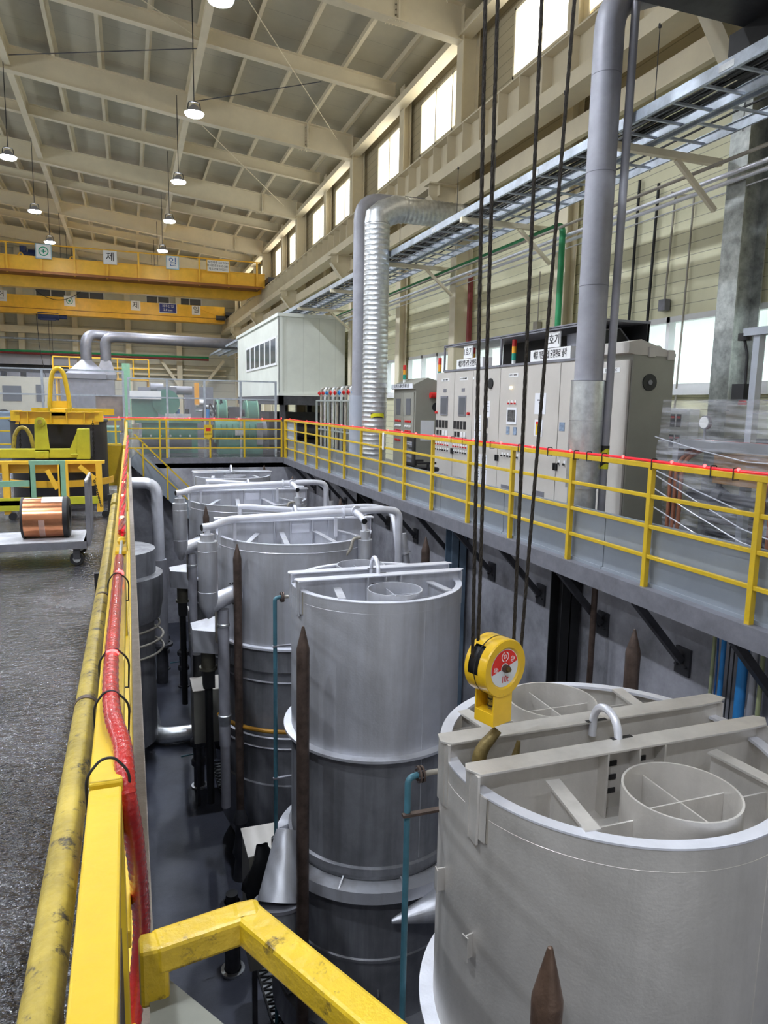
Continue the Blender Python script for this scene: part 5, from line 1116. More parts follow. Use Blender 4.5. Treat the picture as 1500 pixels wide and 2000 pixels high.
for k, (za, zb_) in enumerate(((.95, .35), (.8, .25), (1.0, .62), (.6, .12), (1.35, 1.2))): MB().tube([(sx0-.15, sy1+.2, za), (sx0-.17, sy1-.5, za*.75+zb_*.25-.07), (sx0-.17, (sy0+sy1)/2, (za+zb_)/2-.1), (sx0-.17, sy0-.3, zb_)], .007, 6).build('film_rope', mat('film_fold', (.75, .77, .85), .15, 0, 0, alpha=.45), t)
# wall box + things at the right edge
p = U(1330, 838, x=7.4); t = thing('breaker_box', 'white wall box with red and blue breaker stickers', 'electrical box', (7.4, p.y, p.z))
MB().box(7.3, p.y-.25, p.z-.34, 7.48, p.y+.17, p.z+.28).build('box_body', WHITE, t, .006)
for z in (p.z+.12, p.z-.17):
    for q_ in (0, 1): MB().box(7.295, p.y+.02-q_*.12, z-.09, 7.3, p.y+.11-q_*.12, z+.09).build('sticker', BLACK, t); MB().box(7.292, p.y+.03-q_*.12, z+.03, 7.295, p.y+.1-q_*.12, z+.06).build('red_mark', RED, t)
tag(MB().box(6.95, 5.6, 0, 7.4, 7.0-.05, 1.72).build('beige_cabinet', mat('sand_panel', (0.40, .40, .33), .5, 0, .04), None, .008), 'sand coloured low cabinet behind the wrapped skid', 'cabinet')
tag(MB().lathe([(.05, 0), (.05, .03), (.04, .06), (.0005, .08)], (7.1, 6.85, 1.72), 16).build('alarm_light', RED), 'small red dome light on the sand coloured cabinet', 'light')
t = thing('valve_stand', 'grey post with black valve motor at the right edge above the skid', 'stand', (6.3, 5.15, 0))
p = U(1480, 700, x=6.1); MB().box(p.x-.04, p.y-.04, 0, p.x+.04, p.y+.04, U(1480, 640, x=6.1).z).box(p.x-.06, p.y-.2, U(1480, 655, x=6.1).z, p.x+.06, p.y+.16, U(1480, 640, x=6.1).z).build('post', mat('pale_grey_steel', (.4, .43, .48), .5, .2, .1), t)
q_ = U(1455, 665, x=6.1); MB().cyl((q_.x, q_.y, q_.z), (q_.x, q_.y, q_.z+.07), .07, 14).tube([(q_.x, q_.y, q_.z), (q_.x, q_.y-.05, q_.z-.15), (q_.x, q_.y-.06, q_.z-.6)], .015, 8, .05).box(q_.x-.06, q_.y-.1, q_.z-.62, q_.x+.06, q_.y+.06, q_.z-.45).build('valve_motor', BLACK, t)
# pipes on floor at right, blue tray
for z, m in ((.12, BLACK), (.28, BROWN), (.4, BLACK)): tag(MB().cyl((6.9, 3.6, z), (6.9, c0-.05, z), .035, 10).build('floor_pipe', m), {.12: 'lowest dark pipe along the floor behind the wrapped skid', .28: 'rusty pipe along the floor behind the wrapped skid', .4: 'upper dark pipe along the floor behind the wrapped skid'}[z], 'pipe')

# ================================================================== VALVE RACK, BOOTH, FAR MACHINES
t = thing('valve_rack', 'pale pipe rack with red hand valves left of the grey stack', 'rack', (5.6, 18.5, 0))
b = MB()
for y in (17.0, 18.3, 19.6, 20.9):
    for x in (5.3, 5.9): b.box(x-.025, y-.025, 0, x+.025, y+.025, 1.75)
for z in (.2, .9, 1.72):
    for x in (5.3, 5.9): b.box(x-.02, 17, z, x+.02, 20.9, z+.04)
b.build('frame', mat('rack_grey', (.35, .38, .36), .5, .2, .1), t)
for k in range(9):
    y = 17.2+k*.42; MB().tube([(5.35, y, .1), (5.35, y, 2.1), (5.6, y, 2.1), (5.6, y, .4)], .035, 8, .1).build('pipe_loop', GALV if k % 2 else TANPIPE, t)
    MB().lathe([(.055, 0), (.075, .012), (.055, .024)], (5.28, y, 1.95), 16, axis=(V((0,1,0)), V((0,0,1)), V((1,0,0)))).cyl((5.25, y, 1.95), (5.38, y, 1.95), .03, 12).build('red_valve' if k % 3 else 'blue_valve', RED if k % 3 else BLUEP, t)
p = (4.7, 23.9, 1.87)
t = thing('control_booth', 'pale green panelled control booth raised on steel, with a band of windows', 'booth', (5.7, 28, 1.87))
bx0, bx1, by0, by1, bz0, bz1 = 4.7, 6.95, 23.55, 32.9, 1.9, 4.5
MB().box(bx0, by0, bz0, bx1, by1, bz1).build('panel_walls', siding('booth_panels', (0.70, 0.72, 0.65), 'X', .55, .02, .75), t, .01)
MB().box(bx0-.05, by0-.05, bz1-.06, bx1+.05, by1+.05, bz1+.05).box(bx0-.02, by0-.02, bz0, bx0+.12, by0+.0, bz1).box(bx0-.02, by0-.02, bz0, bx0+.0, by0+.12, bz1).box(bx0-.03, by0-.03, bz0-.0, bx1, by0, bz0+.08).build('trim_frame', BOOTH, t)
wy0, wy1 = U(541, 690, x=bx0).y, U(482, 690, x=bx0).y; wz0, wz1 = 2.9, 3.86
MB().box(bx0-.03, wy0, wz0, bx0, wy1, wz1).build('window_frame', WHITE, t)
for k in range(6):
    a_ = wy0+(wy1-wy0)*(k+.12)/6; b_ = wy0+(wy1-wy0)*(k+.88)/6; MB().box(bx0-.035, a_, wz0+.08, bx0-.03, b_, wz1-.08).build('window_pane', mat('dusky_glass', (.10, .12, .13), .15, .0, 0), t)
MB().box(bx0, by0, bz0-.3, bx1, by0+.15, bz0-.0).box(bx0, by0, bz0-.3, bx0+.15, by1, bz0).box(bx0, by1-.15, bz0-.3, bx1, by1, bz0).build('base_beam', DARKG, t)
for y in (by0+.1, (by0+by1)/2, by1-.1):
    for x in (bx0+.12, bx1-.1): MB().box(x-.08, y-.08, 0, x+.08, y+.08, bz0-.3).build('leg', DARKG, t)
t = thing('dark_press', 'dark machinery in the shade under the raised booth', 'machine', (5.7, 26, 0))
MB().box(4.95, 24.2, 0, 6.8, 25.5, 1.1).box(5.1, 24.4, 1.1, 6.3, 25.4, 1.35).cyl((4.95, 24.1, .7), (6.6, 24.1, .7), .25, 20).box(5.0, 27, 0, 6.6, 31, 1.3).build('press_body', BLACK, t)
# clear fence across
def sheet_fence(name, lab, x0, x1, y, z0, z1, nposts, ztmid):
    t = thing(name, lab, 'fence', ((x0+x1)/2, y, 0)); n = nposts
    for k in range(n): x = x0+(x1-x0)*k/(n-1); MB().box(x-.03, y-.03, 0, x+.03, y+.03, z1).build('post', GALVD, t)
    for z in (z0, ztmid, z1-.04): MB().box(x0, y-.02, z, x1, y+.02, z+.04).build('rail', GALVD, t)
    for k in range(n-1):
        xa, xb = x0+(x1-x0)*k/(n-1)+.03, x0+(x1-x0)*(k+1)/(n-1)-.03; MB().box(xa, y-.004, .05, xb, y+.004, z1-.04).build('clear_sheet', FENCEGL, t)
sheet_fence('clear_fence', 'clear plastic sheet fence in grey frame behind the far pit railing', .02, 4.28, 22.0, 1.12, 2.3, 5, 1.72)
sheet_fence('clear_fence', 'clear plastic sheet fence in grey frame at the far left', -6.6, -.12, 22.6, 1.1, 2.5, 4, 1.75)
# green machines behind the fence
def machine(name, lab, parts, loc):
    t = thing(name, lab, 'machine', loc)
    for nm, mb, m in parts: mb.build(nm, m, t, .01 if False else 0)
    return t
machine('rolling_machine', 'green rolling machine with big motor rolls behind the clear fence', [
    ('base', MB().box(.4, 24.0, 0, 2.1, 25.2, .95).box(.2, 23.9, .95, 2.2, 25.3, 1.05), GREEN),
    ('headstock', MB().box(.1, 24.1, 1.05, .9, 25.1, 1.75).cyl((1.15, 24.0, 1.6), (1.15, 24.3, 1.6), .42, 24), GREEN),
    ('guard', MB().box(-.0, 23.9, 1.7, 1.0, 24.2, 1.95), WHITE),
    ('gearbox', MB().cyl((1.3, 24.6, 2.0), (2.0, 24.6, 2.0), .14, 18).cyl((.7, 24.6, 2.05), (1.1, 24.6, 2.05), .16, 18).box(.9, 24.4, 1.9, 1.5, 24.8, 2.1), FRAMEG),
    ('belt_guard', MB().box(2.05, 24.0, 1.55, 2.18, 24.4, 2.25), AMBER),
    ('shafts', MB().cyl((2.1, 24.5, 1.5), (3.3, 24.5, 1.45), .06, 12).cyl((2.1, 24.5, 1.35), (3.3, 24.5, 1.32), .05, 12).cyl((2.2, 24.5, 1.6), (2.4, 24.5, 1.6), .13, 12), GALV)], (1.2, 24.6, 0))
machine('drive_motor', 'pair of green drum drives with a long green motor behind the clear fence', [
    ('drum', MB().cyl((2.75, 24.6, 1.3), (3.1, 24.6, 1.3), .45, 32).cyl((3.7, 24.6, 1.25), (4.15, 24.6, 1.25), .46, 32), GREEN),
    ('motor_body', MB().cyl((2.6, 23.6, .72), (4.1, 23.6, .72), .38, 28).box(2.7, 23.3, 0, 4.1, 24.0, .5).box(3.3, 23.4, 1.0, 3.7, 23.8, 1.16), GREEN),
    ('motor_end', MB().cyl((4.1, 23.6, .72), (4.25, 23.6, .72), .33, 24).box(3.9, 23.2, .3, 4.1, 23.25, 1.0), FRAMEG),
    ('drum_base', MB().box(2.6, 24.2, 0, 4.2, 25.0, .9), DARKG)], (3.4, 24.2, 0))
machine('low_machine', 'long low green machine bed left of the stairs behind the railing', [('bed', MB().box(-5, 24, 0, -.3, 26, .8).box(-4, 24.5, .8, -1, 25.6, 1.15), GREEN), ('tool_tray', MB().box(-3.2, 24.1, 1.15, -1.2, 24.4, 1.2), WHITE)], (-2.6, 25, 0))
def hood(cx, y, w_, lab):
    t = thing('extraction_hood', lab, 'hood', (cx, y, 2.7)); z = 3.0
    P = [(cx-w_/2, y-w_/2, z), (cx+w_/2, y-w_/2, z), (cx+w_/2, y+w_/2, z), (cx-w_/2, y+w_/2, z)]; Q = [(cx-.25, y-.25, z+.75), (cx+.25, y-.25, z+.75), (cx+.25, y+.25, z+.75), (cx-.25, y+.25, z+.75)]
    MB()._add(P+Q, [(0,1,5,4),(1,2,6,5),(2,3,7,6),(3,0,4,7),(4,5,6,7)]).box(cx-w_/2, y-w_/2, z-.25, cx+w_/2, y+w_/2, z).build('hood_cone', HOODM, t)
    return t
h1, h2 = U(170, 735, y=42), U(208, 735, y=42)
hood(h1.x, 42, 2.0, 'wide grey extraction hood under the left far duct'); hood(h2.x, 42, 1.0, 'narrow grey extraction hood under the right far duct')
for h, lab, r, zt_ in ((h1, 'silver duct rising from the wide hood and turning right along the back', .28, 5.1), (h2, 'silver duct rising from the narrow hood and turning right along the back', .28, 5.0)):
    t = thing('far_duct', lab, 'duct', (h.x, 42, 3)); yy = 42 if h is h1 else 41.2
    MB().tube([(h.x, 42, 3.7), (h.x, 42, zt_), (h.x+1.0, 42+(.8 if h is h1 else -.2), zt_), (6.6, 42+(.8 if h is h1 else -.2), zt_-.1)], r, 20, .9).build('duct_body', HOODM, t)
machine('oven', 'brown and grey process oven under the extraction hoods', [('oven_body', MB().box(h1.x-1.1, 41.2, 0, h2.x+.8, 42.8, 1.9), mat('oven_brown', (.18, .13, .1), .5, .1, .3, 2)), ('oven_top', MB().box(h1.x-1.2, 41.1, 1.9, h2.x+.4, 42.9, 2.7), FRAMEG), ('oven_pillar', MB().box(h2.x+.8, 41, 0, h2.x+1.2, 41.4, 3.6), MINT)], (h1.x, 42, 0))
railing('platform_railing', 'small yellow platform railing far back by the duct risers', [-3.9+i*.85 for i in range(7)], 'x', 44.5, (4.05, 3.5), -3.9, 1.2, YELOR, .07, postz=2.9)
tag(MB().box(-3.9, 44.4, 2.8, 1.2, 46.2, 2.9).box(-3.8, 46, 0, -3.7, 46.1, 2.8).box(1.1, 46, 0, 1.2, 46.1, 2.8).box(-3.8, 44.5, 0, -3.7, 44.6, 2.8).box(1.1, 44.5, 0, 1.2, 44.6, 2.8).build('platform', YELOR), 'yellow steel platform deck on posts far back', 'platform')
# back wall: columns, girts, door
for i, px in enumerate((-1.5+0, 37, 143, 247, 347)):
    a = U(px, 560, y=53.7); tag(MB().box(a.x-.18, 53.5, 0, a.x+.18, 53.54, zr(a.x)-.3).box(a.x-.18, 53.9, 0, a.x+.18, 53.94, zr(a.x)-.3).box(a.x-.015, 53.54, 0, a.x+.015, 53.9, zr(a.x)-.3).build('back_column', CREAM), 'cream column against the back wall, %s from the left' % ORD[i], 'column', 'back wall columns')
tag(MB().box(-16, 53.1, 5.95, 6.4, 53.4, 6.4).build('back_beam', CREAM), 'broad cream beam across the back wall under the cranes', 'beam')
for z, m, lab in ((5.55, GALVD, 'pale blue conduit across the back wall'), (4.75, GREENP, 'green pipe across the back wall'), (4.6, MATS['maroon_pipe'], 'dark red pipe across the back wall')):
    tag(MB().cyl((-14, 52.8, z), (5.5, 52.8, z), .07, 8).build('back_pipe', m), lab, 'pipe')
for i, z in enumerate((3.85, 3.45)): tag(MB().box(-2.4, 53.6, z, 6.8, 53.95, z+.12).build('wall_girt', CREAM), '%s thin cream girt across the lower back wall' % ('upper' if i == 0 else 'lower'), 'girt')
for i, (xa, za, xb, zb_) in enumerate(((2.2, 4.6, 5.2, .3), (6.6, 4.6, 3.9, 1.2))): tag(MB().bar((xa, 53.3, za), (xb, 53.3, zb_), .25, .2).build('cross_brace', CREAM), '%s diagonal cream brace on the back wall' % ('left' if i == 0 else 'right'), 'brace')
d0 = U(150, 690, y=53.2).x
t = struct(MB().box(-14, 53.5, 0, d0, 53.7, 3.4).build('door_1', siding('roller_door', (0.42, .43, .52), 'Z', .45, .06, .7)))
MB().box(-14, 53.2, 3.9, d0, 53.6, 4.65).build('door_header', mat('grey_header', (.42, .42, .47), .5, .1, .05), t); MB().box(-14, 53.45, 3.4, d0, 53.6, 3.9).build('door_shadow_gap', BLACK, t)
machine('vehicle_cab', 'pale beige vehicle cab with dark windows parked before the roller door', [('cab_body', MB().box(-7.6, 48, .3, -4.4, 50.5, 2.95), mat('cab_beige', (.5, .48, .4), .45, 0, .05)), ('cab_window', MB().box(-7.0, 47.97, 1.5, -6.0, 48, 2.4).box(-5.2, 47.97, 1.5, -4.75, 48, 2.5), mat('cab_glass', (.1, .11, .13), .2, 0, 0)), ('wheel', MB().cyl((-7, 47.9, .5), (-7, 48.2, .5), .5, 20).cyl((-5, 47.9, .5), (-5, 48.2, .5), .5, 20), BLACK)], (-6, 49, 0))
tag(MB().box(-3.9, 23.2, 0, -2.3, 23.9, 1.25).build('blue_box', mat('dull_blue', (.15, .22, .3), .5, 0, .1), None, .02), 'dull blue box behind the clear fence at the left edge', 'box')

# ================================================================== OVERHEAD CRANES
def sign(parent, c, w_, h_, s, m, size, bg=WHITE, border=None, nm='sign_board'):
    x, y, z = c
    MB().box(x-w_/2-.04, y-.01, z-h_/2-.04, x+w_/2+.04, y+.02, z+h_/2+.04).build('sign_border', border or WHITE, parent)
    MB().box(x-w_/2, y-.03, z-h_/2, x+w_/2, y-.01, z+h_/2).build(nm, bg, parent)
    if s == '+':
        MB().lathe([(h_*.36, 0), (h_*.29, 0)], (x, y-.034, z), 32, axis=(V((1,0,0)), V((0,0,1)), V((0,-1,0)))).box(x-h_*.17, y-.036, z-h_*.045, x+h_*.17, y-.032, z+h_*.045).box(x-h_*.045, y-.036, z-h_*.17, x+h_*.045, y-.032, z+h_*.17).build('green_cross', SIGNGR, parent)
    else:
        for i, line in enumerate(s.split('\n')):
            n = len(s.split('\n')); text('label_text', line, size, m, parent, (x, y-.034, z+(n-1)*size*.6-i*size*1.2), (1, 0, 0), (0, 0, 1), .002)
t = thing('overhead_crane', 'amber box girder overhead crane with walkway rail, the nearer of two', 'crane', (-4, 36, 7.0), 'amber overhead cranes')
CY = 36.0
MB().box(-15, CY, 7.22, 6.5, CY+.5, 7.84).build('front_girder', YELOR, t)
MB().box(-15, CY-.04, 7.2, 6.45, CY+.55, 7.23).box(-15, CY-.04, 7.83, 6.5, CY+.55, 7.86).build('girder_flange', YELOR, t)
MB().prism([(-15, CY+1.0, 6.62), (5.6, CY+1.0, 6.72), (6.5, CY+1.0, 7.1), (6.5, CY+1.0, 7.8), (-15, CY+1.0, 7.8)], (0, .5, 0)).build('rear_girder', YELOR, t)
MB().box(-15, CY-.45, 7.16, 6.3, CY+1.0, 7.19).box(-15, CY-.46, 7.08, 6.3, CY-.42, 7.16).build('walkway_deck', ORANGE_UND, t)  # painted in the shaded orange; widened to shade the rear girder
for k in range(16):
    x = 6.1-k*1.36; MB().box(x-.04, CY-.1, 7.1, x+.04, CY-.04, 8.38).build('rail_post', YELOR, t)
MB().cyl((-15, CY-.07, 8.37), (6.3, CY-.07, 8.37), .03, 8).build('handrail', YELOR, t)
MB().box(6.52, CY-.8, 7.38, 6.9, CY+2.2, 7.62).build('end_truck', DARKG, t)
sgy = CY-.13
sg = lambda px, py_: U(px, py_, y=sgy)
p = sg(85, 491); sign(t, (p.x, sgy, p.z), .58, .56, '+', SIGNGR, .4, border=mat('sign_frame_blue', (.35, .5, .55), .5, 0, 0))
p = sg(215, 503); sign(t, (p.x, sgy, p.z), .5, .52, '제', INK, .42)
p = sg(337, 513); sign(t, (p.x, sgy, p.z), .5, .52, '일', SIGNBL, .42, border=mat('sign_frame_cyan', (.4, .6, .7), .5, 0, 0))
p = sg(426, 520); sign(t, (p.x, sgy, p.z), 1.0, .5, '제한하중 2.8 TON\n형식번호 HHC-2811\n제조년월 2022.11', INK, .125, border=YELOR)
for px in (40, 140): p = U(px, 490, y=CY+.2); MB().tube([(p.x-.12, CY+.2, 7.85), (p.x-.04, CY+.2, 8.0), (p.x+.04, CY+.2, 8.0), (p.x+.12, CY+.2, 7.85)], .03, 6).build('lifting_eye', YELOR, t)
p = U(60, 490, y=CY+1.2); t2 = thing('crane_hoist', 'navy blue hoist motor standing on the nearer amber crane', 'hoist', (p.x, CY+1.2, 7.85))
MB().box(p.x-.35, CY+1.0, 7.82, p.x+.3, CY+1.5, 8.2).cyl((p.x-.1, CY+1.2, 8.1), (p.x+.5, CY+1.2, 8.1), .25, 16).cyl((p.x-.3, CY+1.1, 8.2), (p.x-.3, CY+1.1, 8.45), .15, 12).build('hoist_body', NAVY, t2)
CY = 50.0
t = thing('overhead_crane', 'plain amber girder overhead crane farther back, with signs on its web', 'crane', (-4, CY, 7.0), 'amber overhead cranes')
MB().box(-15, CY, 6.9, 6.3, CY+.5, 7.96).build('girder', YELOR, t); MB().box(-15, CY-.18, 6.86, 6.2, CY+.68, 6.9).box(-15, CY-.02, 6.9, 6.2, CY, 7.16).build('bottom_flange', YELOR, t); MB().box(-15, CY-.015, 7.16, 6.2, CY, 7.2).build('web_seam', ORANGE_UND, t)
MB().box(6.3, CY-.5, 7.38, 6.9, CY+1.5, 7.58).cyl((5.7, CY-.3, 7.2), (6.3, CY-.3, 7.2), .15, 12).build('end_truck', DARKG, t)
MB().bar((4.7, CY-.1, 7.75), (5.9, CY-.1, 7.35), .05, .05).build('brace_arm', YELOR, t)
sgy = CY-.03; sg = lambda px, py_: U(px, py_, y=sgy)
p = sg(136, 588); sign(t, (p.x, sgy, p.z), .56, .54, '+', SIGNGR, .4)
p = sg(265, 597); sign(t, (p.x, sgy, p.z), .5, .52, '제', INK, .48)
p = sg(383, 606); sign(t, (p.x, sgy, p.z), .46, .5, '일', INK, .46)
p = sg(1, 577); sign(t, (p.x, sgy, p.z), .6, .56, '전', INK, .5)
p = sg(328, 602); sign(t, (p.x, sgy, p.z), 1.05, .55, '제주산업\n2.8 ton', mat('sign_white_ink', (.8, .8, .8), .5, 0, 0), .2, bg=mat('sign_navy', (.02, .03, .2), .5, 0, 0))
p = U(98, 613, y=CY+.2); t2 = thing('crane_hoist', 'dark blue hoist hanging below the farther amber crane', 'hoist', (p.x, CY+.2, p.z))
MB().cyl((p.x-.7, CY+.2, p.z-.1), (p.x+.5, CY+.2, p.z-.1), .27, 18).cyl((p.x+.5, CY+.2, p.z-.12), (p.x+.95, CY+.2, p.z-.12), .16, 14).box(p.x-.4, CY, p.z+.15, p.x+.3, CY+.4, 6.87).box(p.x-.6, CY+.05, p.z-.4, p.x+.3, CY+.35, p.z-.2).build('hoist_body', NAVY, t2)
for dx_, r_ in ((-.12, .015), (.05, .015)): MB().cyl((p.x+dx_, CY+.2, p.z-.4), (p.x+dx_, CY+.2, 2.6), r_, 6).build('hoist_rope', BLACK, t2)
MB().tube([(p.x-.8, CY+.1, 7.2), (p.x-.7, CY+.1, 5.0), (p.x-.4, CY+.1, 2.8)], .02, 6).build('pendant_cable', BLACK, t2)
q_ = U(170, 540, y=CY-.3); MB().tube([(q_.x-4, CY-.3, 9.3), (q_.x-2.6, CY-.3, 7.9), (q_.x-1.6, CY-.3, 7.65), (q_.x-.4, CY-.3, 8.2), (q_.x+.1, CY-.3, 9.3)], .02, 6, .8).build('festoon_cable', BLACK, t2)

# ================================================================== LEFT FLOOR: vessel, lifting gear, cart
YV = 12.7; va, vb = U(20, 840, y=YV), U(210, 840, y=YV); vc = ((va+vb)/2); vr = (vb-va).length/2*.97
t = thing('dark_vessel', 'large dark steel drum under the yellow lifting cross', 'vessel', (vc.x, YV, 0))
zv = 1.3
MB().lathe([(vr*1.02, 0), (vr*1.02, zv), (vr*.9, zv+.02), (.0005, zv+.02)], (vc.x, YV, 0), 56).build('drum_body', mat('dark_drum', (.035, .033, .038), .45, .4, .2, 2), t)
MB().tube([(vc.x+vr*1.02*math.cos(a), YV+vr*1.02*math.sin(a), zv) for a in [2*PI*i/40 for i in range(40)]], .025, 8, closed=True).build('rim_bead', DARKG, t)
MB().lathe([(vr*1.03, .75), (vr*1.05, .75), (vr*1.05, 1.15), (vr*1.03, 1.15)], (vc.x, YV, 0), 6, -1.0, -.8).build('lug_plate', DARKG, t)
Y1 = 11.6
g = lambda px, py_, y=Y1: U(px, py_, y=y)
t = thing('lifting_spreader', 'yellow cross shaped lifting spreader with a tall loop handle on the drum', 'lifting gear', (vc.x, YV, zv))
z0, z1 = g(110, 828).z, g(110, 812).z
xa, xb = g(30, 815).x, g(193, 815).x; xm = g(113, 815).x
MB().box(xa, Y1, z0, xb, Y1+.012, z1+.06).box(xa, Y1-.06, z1+.05, xb, Y1+.07, z1+.062).box(xa, Y1-.06, z0-.006, xb, Y1+.07, z0+.006).build('front_beam', YGOLD, t)
for px in (55, 100, 131, 165): x = g(px, 815).x; MB().box(x-.006, Y1-.06, z0, x+.006, Y1, z1+.06).build('beam_rib', YGOLD, t)
MB().box(xa-.06, Y1-.03, z0+.04, xa+.06, Y1+.25, z1+.07).build('end_block', YGOLD, t); MB().box(xb-.06, Y1-.03, z0+.04, xb+.06, Y1+.25, z1+.07).build('end_block', YGOLD, t)
MB().box(xm-.1, Y1, z1, xm+.1, YV+1.0, z1+.1).box(xa+.1, YV-.1, z1, xb+.2, YV+.1, z1+.1).build('cross_arm', YGOLD, t)
YL = YV-.1
lp = [U(a, b, y=YL) for a, b in ((100, 806), (97, 790), (99, 745), (102, 728), (107, 721), (113, 719), (119, 722), (125, 732), (134, 775), (137, 806))]
MB().tube(lp, .035, 12, .03).build('loop_handle', YEL, t)
MB().prism([U(98, 808, y=YL), U(138, 808, y=YL), U(133, 783, y=YL), U(98, 783, y=YL)], (0, .04, 0)).build('loop_plate', YGOLD, t)
# olive beam lifting frame
Y2 = 10.9
g = lambda px, py_: U(px, py_, y=Y2)
t = thing('tilting_frame', 'olive yellow lifting beam with a bolted arm and upright block in front of the drum', 'lifting gear', (-1, Y2, .9))
a_, b_ = g(-60, 880), g(150, 885); zb0, zb1 = g(75, 895).z, g(75, 877).z
MB().box(a_.x, Y2, zb0, b_.x, Y2+.15, zb1).build('beam', CHART, t, .01)
MB().prism([g(68, 885), g(98, 885), g(90, 825), g(85, 817), g(76, 815), g(69, 820), g(67, 828)], (0, .05, 0)).build('arm', CHART, t, .004)
for px, py_, r in ((78, 824, .065), (82, 887, .0)):
    c = g(px, py_)
    if r: MB().cyl((c.x, Y2-.03, c.z), (c.x, Y2, c.z), r, 24).build('pivot_boss', CHART, t); MB().cyl((c.x, Y2-.06, c.z), (c.x, Y2-.03, c.z), r*.55, 6).build('pivot_bolt', YELOLD, t)
c = g(82, 888); MB().obox((c.x, Y2-.015, c.z), .09, .015, .055).cyl((c.x, Y2-.05, c.z), (c.x, Y2-.03, c.z), .03, 6).build('bolt_plate', CHART, t, .012)
MB().prism([g(150, 897), g(176, 897), g(174, 838), g(150, 838)], (0, .2, 0)).build('upright_block', CHART, t, .005)
MB().prism([g(136, 878), g(150, 878), g(150, 842)], (0, .03, 0)).build('gusset', CHART, t)
MB().cyl(g(138, 888), g(152, 888), .015, 10).build('peg', CHART, t)
lp = [U(a, b, y=Y2+.3) for a, b in ((26, 876), (29, 850), (35, 838), (43, 834), (52, 838), (60, 852), (66, 876))]
MB().tube(lp, .028, 10, .03).build('loop_handle', YELOLD, t)
# chain
def chain(p, q, n, name, lab):
    p, q = V(p), V(q); d = (q-p)/n; b = MB(); e = d.normalized()
    for i in range(n):
        c = p+d*(i+.5); s = V((1, 0, 0)) if i % 2 else V((0, 1, 0)); L = d.length*.75
        b.tube([c+e*L*.9*math.cos(u)+s*L*.45*math.sin(u) for u in [2*PI*k/8 for k in range(8)]], d.length*.16, 5, closed=True)
    return tag(b.build(name, mat('chain_steel', (.03, .028, .027), .4, .6, .2)), lab, 'chain')
chain(U(181, 822, y=11.5), U(184, 895, y=11.5), 16, 'chain', 'black chain hanging from the right end of the yellow spreader')
chain(U(38, 825, y=11.5), U(40, 880, y=11.5), 12, 'chain', 'black chain hanging from the left end of the yellow spreader')
chain(U(183, 935, y=10.7), U(198, 990, y=10.5), 14, 'chain', 'black chain slung down over the yellow stand leg')
# stand
Y3 = 10.67
g = lambda px, py_, y=Y3: U(px, py_, y=y)
t = thing('drum_stand', 'worn amber yellow steel stand with casters around the dark drum', 'stand', (-1.2, Y3, 0))
zt_ = g(200, 900).z; xr_ = g(204, 900).x; xl = g(-60, 905).x
MB().box(xl, Y3, zt_-.04, xr_, Y3+.15, zt_).box(xl, Y3+.14, zt_-.17, xr_-.1, Y3+.16, zt_-.04).build('top_beam', YELOR, t)
for px in (120, 168-40, 194, 12): x = g(px, 950).x; MB().box(x-.04, Y3, 0.08, x+.04, Y3+.1, zt_-.04).build('leg', YELOR, t)
MB().box(xl, Y3-.02, .2, xr_-.1, Y3+.06, .3).box(xl, Y3-.02, g(60, 990).z-.05, g(45, 990).x, Y3+.1, g(60, 990).z+.09).build('lower_beam', CHART, t)
MB().bar(g(155, 910), g(185, 935), .06, .05, (0, 1, 0)).build('diagonal_brace', YELOR, t); MB().bar(g(92, 918), g(112, 955), .06, .02, (0, 1, 0)).build('diagonal_brace', YELOR, t)
zc_ = g(100, 960).z; arc = [(vc.x+(vr+.1)*math.cos(a), YV-.3+(vr+.12)*math.sin(a), zc_) for a in [math.radians(v) for v in range(190, 351, 8)]]
b = MB()
for i in range(len(arc)-1): b.bar(arc[i], arc[i+1], .02, .1)
b.build('curved_band', YELOR, t)
for px in (194, 12): x = g(px, 1000).x; MB().cyl((x+.08, Y3-.02, .05), (x+.08, Y3+.03, .05), .05, 16).build('caster', BLACK, t)
# yellow plate near the rail
p = U(232, 910, y=13.2); tag(MB().box(U(198, 900, y=13.2).x+.0, 13.2, U(232, 948, y=13.2).z, U(243, 900, y=13.2).x, 13.23, U(232, 870, y=13.2).z).box(U(232, 948, y=13.2).x-.03, 13.2, 0, U(232, 948, y=13.2).x, 13.23, U(232, 948, y=13.2).z).build('yellow_panel', YEL), 'yellow sheet panel closing the gap right of the dark drum', 'panel')
# green frame
Y4 = 9.8
g = lambda px, py_: U(px, py_, y=Y4)
t = thing('angle_stand', 'pale green angle steel stand behind the copper coil', 'frame', (-1.2, Y4, 0))
zt_ = g(90, 900).z; x0_, x1_ = g(57, 930).x, g(128, 930).x
MB().box(x0_, Y4, zt_-.05, x1_, Y4+.06, zt_).build('top_bar', MINT, t)
for x in (x0_, x1_-.07): MB().box(x, Y4, 0, x+.012, Y4+.06, zt_-.05).box(x, Y4, 0, x+.07, Y4+.01, zt_-.05).build('leg', MINT, t)
zz_ = g(20, 945).z; MB().box(g(-60, 945).x, Y4+.02, zz_-.04, x0_, Y4+.08, zz_+.03).build('side_bar', MINT, t)
